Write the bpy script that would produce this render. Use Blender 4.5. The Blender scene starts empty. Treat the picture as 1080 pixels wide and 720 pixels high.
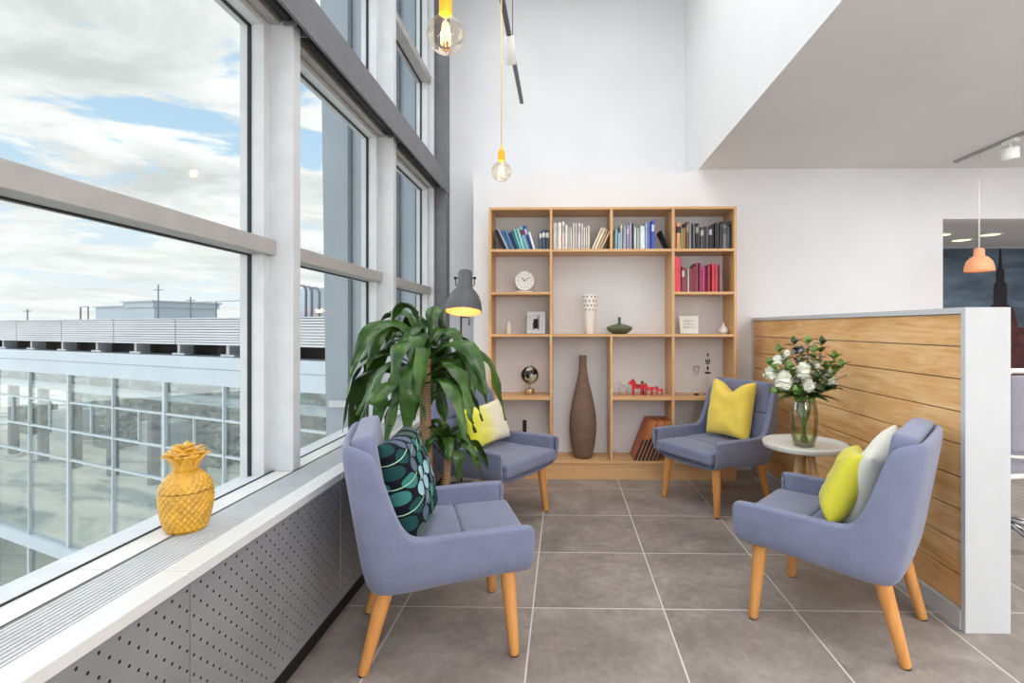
import bpy, bmesh, math, random
from mathutils import Vector, Matrix, noise
from math import sin, cos, pi, radians
C = bpy.context.scene
COL = C.collection

# ------------------------------------------------------------------ camera, world, lights
F = 556.0; HC = 1.30; YAW = radians(1.15)
cam_d = bpy.data.cameras.new('camera'); cam = bpy.data.objects.new('camera', cam_d); COL.objects.link(cam)
cam.location = (0, 0, HC); cam.rotation_euler = (pi/2, 0, YAW)
cam_d.sensor_width = 36; cam_d.lens = F/1080*36
cam_d.shift_x = -43.5/1080; cam_d.shift_y = -15/1080
cam_d.clip_start = 0.05; cam_d.clip_end = 500
C.camera = cam
C.view_settings.view_transform = 'Standard'; C.view_settings.look = 'None'
C.view_settings.gamma = 1; C.view_settings.use_curve_mapping = False
C.view_settings.exposure = 0.0

def at(x, y, Y):
    """point seen at photo pixel (x, y) lying at world depth Y"""
    u = (x-583.5)/F; w = -(y-345)/F
    d = Vector((-sin(YAW)+u*cos(YAW), cos(YAW)+u*sin(YAW), w))
    k = Y/d.y
    return Vector((d.x*k, Y, HC+d.z*k))
def onz(x, y, z):
    u = (x-583.5)/F; w = -(y-345)/F
    d = Vector((-sin(YAW)+u*cos(YAW), cos(YAW)+u*sin(YAW), w))
    k = (z-HC)/d.z
    return Vector((d.x*k, d.y*k, z))

def area(name, loc, rot, sx, sy, power, col=(1, 1, 1)):
    l = bpy.data.lights.new(name, 'AREA'); l.shape = 'RECTANGLE'; l.size = sx; l.size_y = sy
    l.energy = power; l.color = col
    o = bpy.data.objects.new(name, l); COL.objects.link(o); o.location = loc; o.rotation_euler = rot
    return o
def sun(name, d, strength, angle, col):
    l = bpy.data.lights.new(name, 'SUN'); l.energy = strength; l.angle = radians(angle); l.color = col
    o = bpy.data.objects.new(name, l); COL.objects.link(o)
    o.rotation_euler = Vector(d).to_track_quat('-Z', 'Y').to_euler(); return o
sun('sky_daylight', (1.0, 0.10, -0.42), 2.3, 100, (0.97, 0.98, 1.0))
area('void_ceiling_fill', (0.0, 1.2, 4.7), (0, 0, 0), 1.6, 6.0, 90, (0.97, 0.98, 1.0))  # unseen area light added under the void ceiling to brighten the interior
area('office_ceiling_fill', (3.6, 1.6, 2.70), (0, 0, 0), 2.6, 4.5, 85, (1.0, 0.99, 0.97))  # added area light without a fitting, brightens the office side
area('entrance_ceiling_fill', (1.8, -2.2, 2.70), (0, 0, 0), 2.0, 2.2, 60, (1.0, 0.98, 0.95))  # fill light added behind the camera, no lamp known there
def lamp(name, loc, power, rad, col=(1, 0.98, 0.95)):
    l = bpy.data.lights.new(name, 'POINT'); l.energy = power; l.color = col; l.shadow_soft_size = rad
    o = bpy.data.objects.new(name, l); COL.objects.link(o); o.location = loc; return o
lamp('fill_point_entrance', (0.6, -1.8, 1.7), 100, .35)  # point light added behind the camera to brighten soffit and back wall
lamp('fill_point_office', (4.4, -0.8, 1.3), 80, .35)  # unseen point light added to lift the low ceiling
area('office_upward_fill', (4.6, -1.2, 1.7), (pi, 0, 0), .5, .5, 85, (1, .99, .97))  # upward area light added out of view to brighten the soffit
area('entrance_upward_fill', (2.4, -2.6, 1.7), (pi, 0, 0), .5, .5, 60, (1, .99, .97))  # second added upward light, also unseen, for the same soffit
area('next_room_ceiling_light', (5.2, 5.8, 2.37), (0, 0, 0), 2.0, 1.2, 45, (1.0, 0.96, 0.9))

# world: bright overcast sky with blue gaps, clouds laid out on a flat layer overhead
w = bpy.data.worlds.new('sky'); C.world = w; w.use_nodes = True
nt = w.node_tree; N = nt.nodes; L = nt.links; N.clear()
tc = N.new('ShaderNodeTexCoord'); sep = N.new('ShaderNodeSeparateXYZ'); L.new(tc.outputs['Generated'], sep.inputs[0])
def wm(op, a, b=None, clamp=False):
    n = N.new('ShaderNodeMath'); n.operation = op; n.use_clamp = clamp
    for i, v in enumerate((a, b)):
        if v is None: continue
        if isinstance(v, (int, float)): n.inputs[i].default_value = v
        else: L.new(v, n.inputs[i])
    return n.outputs[0]
zz = wm('ADD', wm('MAXIMUM', sep.outputs[2], 0.0), 0.10)
cmb = N.new('ShaderNodeCombineXYZ'); L.new(wm('DIVIDE', sep.outputs[0], zz), cmb.inputs[0]); L.new(wm('DIVIDE', sep.outputs[1], zz), cmb.inputs[1])
SKS = 0.95; SKO = (20.4, 7.3, 3)
def wnoise(scale, detail, rough, off):
    mp = N.new('ShaderNodeMapping'); mp.inputs['Location'].default_value = off; L.new(cmb.outputs[0], mp.inputs[0])
    n = N.new('ShaderNodeTexNoise'); n.inputs['Scale'].default_value = scale; n.inputs['Detail'].default_value = detail
    n.inputs['Roughness'].default_value = rough; n.inputs['Distortion'].default_value = 0.35; L.new(mp.outputs[0], n.inputs['Vector']); return n.outputs['Fac']
n1 = wnoise(SKS, 10, 0.60, SKO); n2 = wnoise(1.3, 6, 0.6, (7.7, 4.2, 0))
def wramp(fac, stops):
    r = N.new('ShaderNodeValToRGB'); L.new(fac, r.inputs[0]); e = r.color_ramp.elements
    while len(e) < len(stops): e.new(0.5)
    for i, (p, c) in enumerate(stops): e[i].position = p; e[i].color = (*c, 1)
    return r.outputs[0]
cover = wramp(n1, [(0.458, (0, 0, 0)), (0.505, (1, 1, 1))])
shade = wramp(n2, [(0.38, (0.62, 0.64, 0.63)), (0.60, (0.97, 0.98, 0.97))])
blue = wramp(sep.outputs[2], [(0.0, (0.72, 0.84, 0.90)), (0.35, (0.42, 0.63, 0.83)), (1.0, (0.22, 0.42, 0.72))])
mx = N.new('ShaderNodeMix'); mx.data_type = 'RGBA'; L.new(cover, mx.inputs[0]); L.new(blue, mx.inputs[6]); L.new(shade, mx.inputs[7])
haze = wramp(sep.outputs[2], [(0.0, (1, 1, 1)), (0.22, (0, 0, 0))])
mh = N.new('ShaderNodeMix'); mh.data_type = 'RGBA'; L.new(wm('MULTIPLY', haze, 0.75), mh.inputs[0]); L.new(mx.outputs[2], mh.inputs[6]); mh.inputs[7].default_value = (0.86, 0.89, 0.88, 1)
bg = N.new('ShaderNodeBackground'); bg.inputs['Strength'].default_value = 1.12; L.new(mh.outputs[2], bg.inputs[0])
wo = N.new('ShaderNodeOutputWorld'); L.new(bg.outputs[0], wo.inputs[0])

# ------------------------------------------------------------------ materials
def lin(c):
    return tuple(((v/12.92) if v <= 0.04045 else ((v+0.055)/1.055)**2.4) for v in c)
class Mat:
    def __init__(s, name, col, rough=0.5, metal=0.0, spec=0.5):
        s.m = bpy.data.materials.new(name); s.m.use_nodes = True; s.nt = s.m.node_tree; s.N = s.nt.nodes; s.L = s.nt.links
        s.b = s.N['Principled BSDF']; s.base = (*lin(col), 1)
        s.b.inputs['Base Color'].default_value = s.base; s.b.inputs['Roughness'].default_value = rough
        s.b.inputs['Metallic'].default_value = metal; s.b.inputs['Specular IOR Level'].default_value = spec
        s.tc = None
    def coord(s, scale=(1, 1, 1), loc=(0, 0, 0), rot=(0, 0, 0), src='Object'):
        if s.tc is None: s.tc = s.N.new('ShaderNodeTexCoord')
        mp = s.N.new('ShaderNodeMapping'); mp.inputs['Scale'].default_value = scale
        mp.inputs['Location'].default_value = loc; mp.inputs['Rotation'].default_value = rot
        s.L.new(s.tc.outputs[src], mp.inputs[0]); return mp.outputs[0]
    def noise(s, vec, scale, detail=3, rough=0.5, dist=0):
        n = s.N.new('ShaderNodeTexNoise'); n.inputs['Scale'].default_value = scale; n.inputs['Detail'].default_value = detail
        n.inputs['Roughness'].default_value = rough; n.inputs['Distortion'].default_value = dist
        s.L.new(vec, n.inputs['Vector']); return n.outputs['Fac']
    def ramp(s, fac, stops, const=False):
        r = s.N.new('ShaderNodeValToRGB'); s.L.new(fac, r.inputs[0]); e = r.color_ramp.elements
        if const: r.color_ramp.interpolation = 'CONSTANT'
        while len(e) < len(stops): e.new(0.5)
        for i, (p, c) in enumerate(stops): e[i].position = p; e[i].color = (*lin(c), 1) if len(c) == 3 else c
        return r.outputs[0]
    def math(s, op, a, b=None, clamp=False):
        n = s.N.new('ShaderNodeMath'); n.operation = op; n.use_clamp = clamp
        for i, v in enumerate((a, b)):
            if v is None: continue
            if isinstance(v, (int, float)): n.inputs[i].default_value = v
            else: s.L.new(v, n.inputs[i])
        return n.outputs[0]
    def sep(s, vec):
        n = s.N.new('ShaderNodeSeparateXYZ'); s.L.new(vec, n.inputs[0]); return n.outputs
    def mix(s, fac, a, b):
        n = s.N.new('ShaderNodeMix'); n.data_type = 'RGBA'
        for i, v in ((0, fac), (6, a), (7, b)):
            if isinstance(v, (int, float)): n.inputs[i].default_value = v
            elif isinstance(v, tuple): n.inputs[i].default_value = (*lin(v), 1)
            else: s.L.new(v, n.inputs[i])
        return n.outputs[2]
    def color(s, out): s.L.new(out, s.b.inputs['Base Color']); return s
    def bump(s, fac, strength=0.2, dist=0.01):
        n = s.N.new('ShaderNodeBump'); n.inputs['Strength'].default_value = strength; n.inputs['Distance'].default_value = dist
        s.L.new(fac, n.inputs['Height']); s.L.new(n.outputs[0], s.b.inputs['Normal']); return s

def plain(name, col, rough=0.5, metal=0.0, var=0.04, nscale=12, spec=0.5, bump=0.0):
    m = Mat(name, col, rough, metal, spec); v = m.coord()
    n = m.noise(v, nscale, 3)
    a = tuple(max(0, c*(1-var)) for c in col); b = tuple(min(1, c*(1+var)) for c in col)
    m.color(m.ramp(n, [(0.3, a), (0.7, b)]))
    if bump: m.bump(m.noise(v, nscale*6, 2), bump, 0.003)
    return m.m
def wood(name, c1, c2, axis='z', rough=0.45, scale=1.0):
    m = Mat(name, c1, rough)
    k = {'x': (1.2, 22, 22), 'y': (22, 1.2, 22), 'z': (22, 22, 1.2)}[axis]
    v = m.coord(tuple(a*scale for a in k)); n = m.noise(v, 1.0, 5, 0.6, 0.6)
    v2 = m.coord(tuple(a*scale*3.5 for a in k)); n2 = m.noise(v2, 1.0, 3, 0.6)
    m.color(m.ramp(m.math('ADD', m.math('MULTIPLY', n, 0.7), m.math('MULTIPLY', n2, 0.3)), [(0.35, c2), (0.62, c1)]))
    m.bump(n2, 0.08, 0.002); return m.m
def fabric(name, c, var=0.10, scale=420):
    m = Mat(name, c, 0.95, 0, 0.15); v = m.coord()
    n = m.noise(v, scale, 2, 0.7); n2 = m.noise(v, 14, 3)
    f = m.math('ADD', m.math('MULTIPLY', n, 0.7), m.math('MULTIPLY', n2, 0.3))
    m.color(m.ramp(f, [(0.30, tuple(x*(1-var) for x in c)), (0.70, tuple(min(1, x*(1+var)) for x in c))]))
    m.b.inputs['Sheen Weight'].default_value = 0.25; m.b.inputs['Sheen Roughness'].default_value = 0.5
    m.bump(n, 0.25, 0.002); return m.m
def glass(name, tint=(1, 1, 1), refl=0.02, rough=0.0, k=0.3):
    m = bpy.data.materials.new(name); m.use_nodes = True; t = m.node_tree; n = t.nodes; n.clear()
    tr = n.new('ShaderNodeBsdfTransparent'); tr.inputs[0].default_value = (*tint, 1)
    gl = n.new('ShaderNodeBsdfGlossy'); gl.inputs['Roughness'].default_value = rough
    lw = n.new('ShaderNodeFresnel'); lw.inputs['IOR'].default_value = 1.45
    mu = n.new('ShaderNodeMath'); mu.operation = 'MULTIPLY_ADD'; mu.inputs[1].default_value = k; mu.inputs[2].default_value = refl
    mu.use_clamp = True
    t.links.new(lw.outputs[0], mu.inputs[0])
    mi = n.new('ShaderNodeMixShader'); o = n.new('ShaderNodeOutputMaterial')
    t.links.new(mu.outputs[0], mi.inputs[0]); t.links.new(tr.outputs[0], mi.inputs[1]); t.links.new(gl.outputs[0], mi.inputs[2]); t.links.new(mi.outputs[0], o.inputs[0])
    return m
def emit(name, col, strength):
    m = bpy.data.materials.new(name); m.use_nodes = True; t = m.node_tree; n = t.nodes; n.clear()
    e = n.new('ShaderNodeEmission'); e.inputs[0].default_value = (*lin(col), 1); e.inputs[1].default_value = strength
    o = n.new('ShaderNodeOutputMaterial'); t.links.new(e.outputs[0], o.inputs[0]); return m

M = {}
M['wall'] = plain('white_wall_paint', (0.90, 0.90, 0.91), 0.9, var=0.012, nscale=2.0, spec=0.1)
M['ceiling'] = plain('ceiling_paint', (0.89, 0.89, 0.89), 0.9, var=0.01, nscale=2.0, spec=0.1)
M['alu'] = plain('painted_aluminium', (0.80, 0.81, 0.82), 0.45, 0.0, var=0.02)
M['transom'] = plain('grey_transom_paint', (0.66, 0.65, 0.64), 0.5, var=0.03)
M['gasket'] = plain('black_gasket', (0.10, 0.11, 0.11), 0.6)
M['steel'] = plain('dark_grey_steel', (0.43, 0.43, 0.45), 0.5, var=0.05)
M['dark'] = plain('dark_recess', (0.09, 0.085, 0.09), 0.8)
M['sill'] = plain('sill_paint', (0.84, 0.84, 0.83), 0.35, var=0.01)
M['oak'] = wood('light_oak_shelf', (0.87, 0.70, 0.50), (0.80, 0.61, 0.41), 'z')
M['oak_h'] = wood('light_oak_shelf_boards', (0.87, 0.70, 0.50), (0.80, 0.61, 0.41), 'x')
M['leg'] = wood('orange_beech_leg', (0.86, 0.62, 0.36), (0.79, 0.53, 0.27), 'z')
M['fabric'] = fabric('blue_grey_wool', (0.465, 0.485, 0.585))
M['black'] = plain('black_rubber', (0.06, 0.06, 0.065), 0.6)
M['white'] = plain('white_lacquer', (0.90, 0.90, 0.88), 0.4, var=0.01)
M['partwhite'] = plain('partition_white_paint', (0.77, 0.78, 0.79), 0.5, var=0.01)
M['chrome'] = plain('chrome', (0.8, 0.8, 0.82), 0.15, 1.0)
M['glass'] = glass('window_glass', (0.98, 0.995, 0.99), 0.0, k=0.03)

# floor tiles
m = Mat('grey_stone_floor_tiles', (0.47, 0.44, 0.42), 0.42, 0, 0.4); v = m.coord()
sx = m.sep(v); S = 0.603
def frac_edge(o, off):
    f = m.math('FRACT', m.math('DIVIDE', m.math('ADD', o, off), S)); return m.math('ABSOLUTE', m.math('SUBTRACT', f, 0.5))
gx = frac_edge(sx[0], 0.143+S*20); gy = frac_edge(sx[1], -2.442+S*20)
g = m.math('GREATER_THAN', m.math('MAXIMUM', gx, gy), 0.5-0.0035/S)
ix = m.math('FLOOR', m.math('DIVIDE', m.math('ADD', sx[0], 0.143+S*20), S)); iy = m.math('FLOOR', m.math('DIVIDE', m.math('ADD', sx[1], -2.442+S*20), S))
cb = m.N.new('ShaderNodeCombineXYZ'); m.L.new(ix, cb.inputs[0]); m.L.new(iy, cb.inputs[1])
wn = m.N.new('ShaderNodeTexWhiteNoise'); m.L.new(cb.outputs[0], wn.inputs['Vector'])
va = m.N.new('ShaderNodeVectorMath'); va.operation = 'ADD'; m.L.new(v, va.inputs[0])
vs = m.N.new('ShaderNodeVectorMath'); vs.operation = 'SCALE'; m.L.new(wn.outputs['Color'], vs.inputs[0]); vs.inputs['Scale'].default_value = 9; m.L.new(vs.outputs[0], va.inputs[1])
a = m.noise(va.outputs[0], 3.2, 8, 0.62, 0.4); b2 = m.noise(va.outputs[0], 24, 4, 0.65)
f = m.math('ADD', m.math('MULTIPLY', a, 0.68), m.math('MULTIPLY', b2, 0.32)); f = m.math('ADD', f, m.math('MULTIPLY', m.math('SUBTRACT', wn.outputs['Value'], 0.5), 0.05))
tile = m.ramp(f, [(0.36, (0.50, 0.465, 0.445)), (0.50, (0.58, 0.545, 0.52)), (0.66, (0.67, 0.635, 0.61))])
m.color(m.mix(g, tile, (0.82, 0.80, 0.77)))
r = m.math('MULTIPLY_ADD', g, 0.4); m.L.new(m.math('ADD', m.math('MULTIPLY', g, 0.4), m.math('ADD', m.math('MULTIPLY', b2, 0.2), 0.30)), m.b.inputs['Roughness'])
m.bump(m.math('SUBTRACT', m.math('MULTIPLY', b2, 0.1), g), 0.15, 0.003); M['floor'] = m.m
# perforated heater cover (punched holes)
m = Mat('perforated_grey_steel', (0.50, 0.50, 0.51), 0.42, 0.15); v = m.coord(); s3 = m.sep(v)
def holes(off):
    p = 0.052
    fy = m.math('SUBTRACT', m.math('FRACT', m.math('DIVIDE', m.math('ADD', s3[1], 5.2+off), p)), 0.5)
    fz = m.math('SUBTRACT', m.math('FRACT', m.math('DIVIDE', m.math('ADD', s3[2], 5.2+off+0.01), p)), 0.5)
    d = m.math('ADD', m.math('MULTIPLY', fy, fy), m.math('MULTIPLY', fz, fz)); return m.math('LESS_THAN', d, (0.0042/p)**2)
hh = m.math('MAXIMUM', holes(0), holes(0.026))
inside = m.math('MULTIPLY', m.math('GREATER_THAN', s3[2], 0.13), m.math('LESS_THAN', s3[2], 0.625))
hh = m.math('MULTIPLY', hh, inside)
m.color(m.mix(hh, m.ramp(m.noise(v, 5, 2), [(0.3, (0.53, 0.53, 0.54)), (0.7, (0.57, 0.57, 0.58))]), (0.03, 0.03, 0.03))); M['perf'] = m.m
# partition planks
m = Mat('oak_cladding_boards', (0.85, 0.66, 0.44), 0.5); v = m.coord((26, 1.3, 9)); n_ = m.noise(v, 1.0, 6, 0.6, 1.8)
v2 = m.coord((60, 5, 70)); n2_ = m.noise(v2, 1, 3)
f = m.math('ADD', m.math('MULTIPLY', n_, 0.7), m.math('MULTIPLY', n2_, 0.3))
pz = m.sep(m.coord())
bi = m.math('FLOOR', m.math('DIVIDE', pz[2], 0.1435)); wn = m.N.new('ShaderNodeTexWhiteNoise'); wn.noise_dimensions = '1D'; m.L.new(bi, wn.inputs['W'])
f = m.math('ADD', f, m.math('MULTIPLY', m.math('SUBTRACT', wn.outputs['Value'], 0.5), 0.10))
m.color(m.ramp(f, [(0.34, (0.80, 0.59, 0.36)), (0.5, (0.89, 0.70, 0.47)), (0.66, (0.94, 0.79, 0.59))])); M['clad'] = m.m

# ------------------------------------------------------------------ mesh helpers
def new_bm(): return bmesh.new()
def add_box(bm, x0, x1, y0, y1, z0, z1, bev=0.0, mi=0, mat=None):
    r = bmesh.ops.create_cube(bm, size=1.0)
    vs = r['verts']
    for v in vs: v.co = Vector(((x0+x1)/2+v.co.x*(x1-x0), (y0+y1)/2+v.co.y*(y1-y0), (z0+z1)/2+v.co.z*(z1-z0)))
    fs = list({f for v in vs for f in v.link_faces})
    for f in fs: f.material_index = mi
    if bev > 0:
        es = list({e for v in vs for e in v.link_edges})
        rb = bmesh.ops.bevel(bm, geom=es, offset=bev, segments=2, profile=0.5, affect='EDGES')
        vs = list({v for f in rb['faces'] for v in f.verts} | {v for v in vs if v.is_valid})
        for f in rb['faces']: f.material_index = mi
    if mat is not None:
        for v in vs: v.co = mat @ v.co
    return vs
def add_lathe(bm, prof, seg=32, c=(0, 0, 0), cap0=True, cap1=True, mi=0, mat=None, fn=None):
    rings = []
    for (r, z) in prof:
        ring = []
        for i in range(seg):
            a = 2*pi*i/seg; rr = r if fn is None else fn(r, z, a)
            p = Vector((rr*cos(a), rr*sin(a), z))
            if mat is not None: p = mat @ p
            ring.append(bm.verts.new(p + Vector(c)))
        rings.append(ring)
    for a, b in zip(rings, rings[1:]):
        for i in range(seg):
            f = bm.faces.new((a[i], a[(i+1) % seg], b[(i+1) % seg], b[i])); f.material_index = mi; f.smooth = True
    if cap0: bm.faces.new(list(reversed(rings[0]))).material_index = mi
    if cap1: bm.faces.new(rings[-1]).material_index = mi
def add_tube(bm, pts, rad, seg=8, mi=0, cap=True):
    pts = [Vector(p) for p in pts]; n = len(pts)
    rads = rad if isinstance(rad, (list, tuple)) else [rad]*n
    rings = []; up = None
    for i, p in enumerate(pts):
        t = (pts[min(i+1, n-1)]-pts[max(i-1, 0)]).normalized()
        if up is None:
            up = t.orthogonal().normalized()
        up = (up - t*up.dot(t)).normalized(); sd = t.cross(up)
        rings.append([bm.verts.new(p+(up*cos(2*pi*k/seg)+sd*sin(2*pi*k/seg))*rads[i]) for k in range(seg)])
    for a, b in zip(rings, rings[1:]):
        for i in range(seg):
            f = bm.faces.new((a[i], a[(i+1) % seg], b[(i+1) % seg], b[i])); f.smooth = True; f.material_index = mi
    if cap:
        bm.faces.new(list(reversed(rings[0]))).material_index = mi; bm.faces.new(rings[-1]).material_index = mi
def add_prism(bm, poly, axis, t0, t1, mi=0):
    """extrude a 2-D outline along an axis"""
    def mk(p, t): return {'x': (t, p[0], p[1]), 'y': (p[0], t, p[1]), 'z': (p[0], p[1], t)}[axis]
    a = [bm.verts.new(mk(p, t0)) for p in poly]; b = [bm.verts.new(mk(p, t1)) for p in poly]
    bm.faces.new(a).material_index = mi; bm.faces.new(list(reversed(b))).material_index = mi
    for i in range(len(poly)):
        bm.faces.new((a[i], b[i], b[(i+1) % len(poly)], a[(i+1) % len(poly)])).material_index = mi
def obj(name, bm, mats, parent=None, smooth=None, origin=None):
    bmesh.ops.recalc_face_normals(bm, faces=bm.faces[:])
    if origin is not None:
        bmesh.ops.translate(bm, verts=bm.verts[:], vec=-Vector(origin))
    me = bpy.data.meshes.new(name); bm.to_mesh(me); bm.free()
    for mm in (mats if isinstance(mats, (list, tuple)) else [mats]): me.materials.append(mm)
    if smooth is True:
        for p in me.polygons: p.use_smooth = True
    o = bpy.data.objects.new(name, me); COL.objects.link(o)
    if origin is not None: o.location = origin
    if parent is not None: o.parent = parent
    return o
def tag(o, label, cat, group=None):
    o['label'] = label; o['category'] = cat
    if group: o['group'] = group
    return o
def thing(name, label, cat, loc=(0, 0, 0), rz=0.0, group=None):
    o = bpy.data.objects.new(name, None); COL.objects.link(o); o.empty_display_size = 0.1
    o.location = loc; o.rotation_euler = (0, 0, rz); return tag(o, label, cat, group)
def struct(name, bm, m, parent=None, **k):
    o = obj(name, bm, m, parent, **k)
    if parent is None: o['kind'] = 'structure'
    return o
def box_obj(name, dims, m, parent=None, bev=0.0, **k):
    bm = new_bm(); add_box(bm, *dims, bev=bev); return obj(name, bm, m, parent, **k)
def subsurf(o, lv=2):
    s = o.modifiers.new('sub', 'SUBSURF'); s.levels = lv; s.render_levels = lv
    for p in o.data.polygons: p.use_smooth = True
def dup(o, parent=None):
    c = o.copy(); COL.objects.link(c)
    if parent is not None: c.parent = parent
    for ch in list(o.children): dup(ch, c)
    return c

# ------------------------------------------------------------------ room shell
XG = -1.367                    # glass plane
YW, YU = 4.82, 5.33            # lower wall face, upper wall face
XB = 1.222                     # face of the bulkhead over the office
ZC, ZU = 2.735, 4.80
XR, YB = 7.6, -4.0
bm = new_bm(); add_box(bm, -1.6, XR+.2, YB-.2, 8.0, -0.2, 0.0); struct('floor', bm, M['floor'])
bm = new_bm(); add_box(bm, -0.828, 1.222, YW, YW+.16, 0, ZC-0.02); add_box(bm, 1.222, 3.415, YW, YW+.16, 0, ZC)           # lower furred wall
add_box(bm, 3.415, XR, YW, YW+.16, 2.276, ZC); struct('wall_back', bm, M['wall'])
bm = new_bm(); add_box(bm, -1.45, XB+.2, YU, YU+.2, 0.0, ZU); struct('wall_back_upper', bm, M['wall'])
bm = new_bm(); add_box(bm, -0.828, XB+.2, YW+.16, YU, ZC-0.10, ZC-0.02); struct('ledge_back', bm, M['wall'])
bm = new_bm(); add_box(bm, XB, XR, YB, YU+0.2, ZC, ZU); struct('ceiling_office', bm, M['ceiling'])  # bulkhead: white face to the void, soffit below
bm = new_bm(); add_box(bm, -1.6, XB, YB-.2, YU+.2, ZU, ZU+.2); struct('ceiling_void', bm, M['ceiling'])
bm = new_bm(); add_box(bm, XR, XR+.2, YB-.2, 8.0, 0, ZU); struct('wall_right', bm, M['wall'])
bm = new_bm(); add_box(bm, -1.6, XR, YB-.2, YB, 0, ZU); struct('wall_front', bm, M['wall'])
# room beyond the wide opening
bm = new_bm(); add_box(bm, 2.6, XR, YW+.16, 7.5, 2.40, 2.60); struct('ceiling_next_room', bm, M['ceiling'])
bm = new_bm(); add_box(bm, 2.6, XR, 7.36, 7.5, 0, 2.40); add_box(bm, 2.6, 2.75, YW+.16, 7.36, 0, 2.40); struct('wall_next_room', bm, M['wall'])
bm = new_bm(); add_box(bm, XG-.03, -1.05, -4.2, 5.3, -0.05, 0.60)
struct('wall_window_parapet', bm, M['dark'])
# dark corner column
bm = new_bm(); add_box(bm, -1.245, -1.135, 5.08, 5.22, 0, ZU, bev=0.004); struct('column_corner', bm, M['steel'])

# heater casing: recessed black kick, perforated panels, sill with grille
bm = new_bm(); add_box(bm, -1.08, -1.016, YB, 5.05, 0, 0.10); struct('trim_heater_kick', bm, M['black'])
SEAMS = [1.364+0.93*k for k in range(-5, 5)]
segs = [(max(a, YB), min(b, 5.06)) for a, b in zip([-9]+SEAMS, SEAMS+[9]) if min(b, 5.06) > max(a, YB)+.1]
perf_labels = {}
vis = [s for s in segs if s[1] > 0.9]
for i, (a, b) in enumerate(vis):
    bm = new_bm(); add_box(bm, -1.05, -0.98, a+.002, b-.002, 0.10, 0.640, bev=0.0015)
    o = obj('perforated_panel', bm, M['perf'])
    lab = ['perforated grey steel heater panel in the near foreground, cut by the photo\'s lower left corner',
           'perforated grey steel heater panel between the pineapple jar and the near left armchair',
           'perforated grey steel heater panel hidden behind the near left armchair and pot plant',
           'perforated grey steel heater panel beside the potted plant and rear left armchair',
           'perforated grey steel heater panel ending at the back corner column']
    tag(o, lab[min(i, 4)], 'heater panel', 'perforated heater panels under the window')
bm = new_bm()
for (a, b) in segs:
    add_box(bm, -1.283, -1.192, a+.0015, b-.0015, 0.632, 0.663, bev=0.001)
    add_box(bm, -1.053, -0.975, a+.0015, b-.0015, 0.632, 0.663, bev=0.002)
    add_box(bm, -1.20, -1.192, a+.0015, b-.0015, 0.60, 0.663)
struct('window_sill', bm, M['sill'])
bm = new_bm(); add_box(bm, -1.2895, -1.2835, YB, 5.05, 0.645, 0.6665); struct('trim_sill_gasket', bm, M['gasket'])
bm = new_bm()
for k in range(10):
    x = -1.190+0.0137*k+.003
    add_box(bm, x, x+.0062, YB, 5.05, 0.652, 0.6625)
for k in range(60):
    y = YB+0.15*k
    if y < 5.0: add_box(bm, -1.19, -1.054, y, y+.006, 0.640, 0.650)
o = obj('air_grille', bm, M['alu']); tag(o, 'long slatted aluminium air grille set into the white window sill', 'air grille')
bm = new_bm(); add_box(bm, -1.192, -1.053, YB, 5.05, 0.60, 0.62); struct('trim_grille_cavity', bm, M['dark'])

# windows: three rows of frames on posts, lower band and upper band
POSTS = [2.325+1.375*k for k in range(-4, 3)]      # ... 0.95, 2.325, 3.70, 5.075
bm = new_bm()
for y in POSTS:
    if y > 5: continue
    add_box(bm, -1.36, -1.20, y-.012, y+.055, 0.663, 2.655, bev=0.003)
    add_box(bm, -1.36, -1.20, y-.012, y+.055, 2.80, ZU, bev=0.003)
add_box(bm, -1.40, -1.25, 5.04, 5.16, 0.663, ZU, bev=0.003)
struct('trim_window_posts', bm, M['alu'])
bays = []
for a, b in zip(POSTS, POSTS[1:]): bays.append((a+.055, b-.012))
wn_i = 0
def pane(bm, y0, y1, z0, z1):
    add_box(bm, XG-.004, XG+.004, y0, y1, z0, z1)
def frame_ring(bm, y0, y1, z0, z1, wv=0.045, wh=0.040, xi=-1.305, xo=-1.41):
    add_box(bm, xo, xi, y0, y0+wv, z0, z1); add_box(bm, xo, xi, y1-wv, y1, z0, z1)
    wb = wh if z0 > 1 else .010
    add_box(bm, xo+.002, -1.288 if z0 < 1 else xi-.002, y0+wv, y1-wv, z0, z0+wb); add_box(bm, xo+.002, xi-.002, y0+wv, y1-wv, z1-wh, z1)
for (y0, y1) in bays:
    for (z0, z1, zt0, zt1) in ((0.642, 2.655, 1.617, 1.685), (2.80, ZU, 3.64, 3.71)):
        wn_i += 1
        bm = new_bm(); frame_ring(bm, y0, y1, z0, z1)
        w_ = struct('window_%d' % wn_i, bm, M['alu'])
        bm = new_bm(); add_box(bm, -1.41, -1.275, y0+.003, y1-.003, zt0, zt1, bev=0.003)
        obj('transom', bm, M['transom'], w_)
        for (p0, p1) in ((z0+(.04 if z0 > 1 else .010), zt0), (zt1, z1-.04)):
            bm = new_bm(); g0, g1 = y0+.045, y1-.045
            for (a, b, c, d) in ((g0, g0+.005, p0, p1), (g1-.005, g1, p0, p1), (g0, g1, p1-.005, p1)):
                add_box(bm, XG-.008, XG+.008, a, b, c, d)
            obj('gasket', bm, M['gasket'], w_)
            bm = new_bm(); pane(bm, g0+.001, g1-.001, p0+.001, p1-.001); obj('pane', bm, M['glass'], w_)
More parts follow.
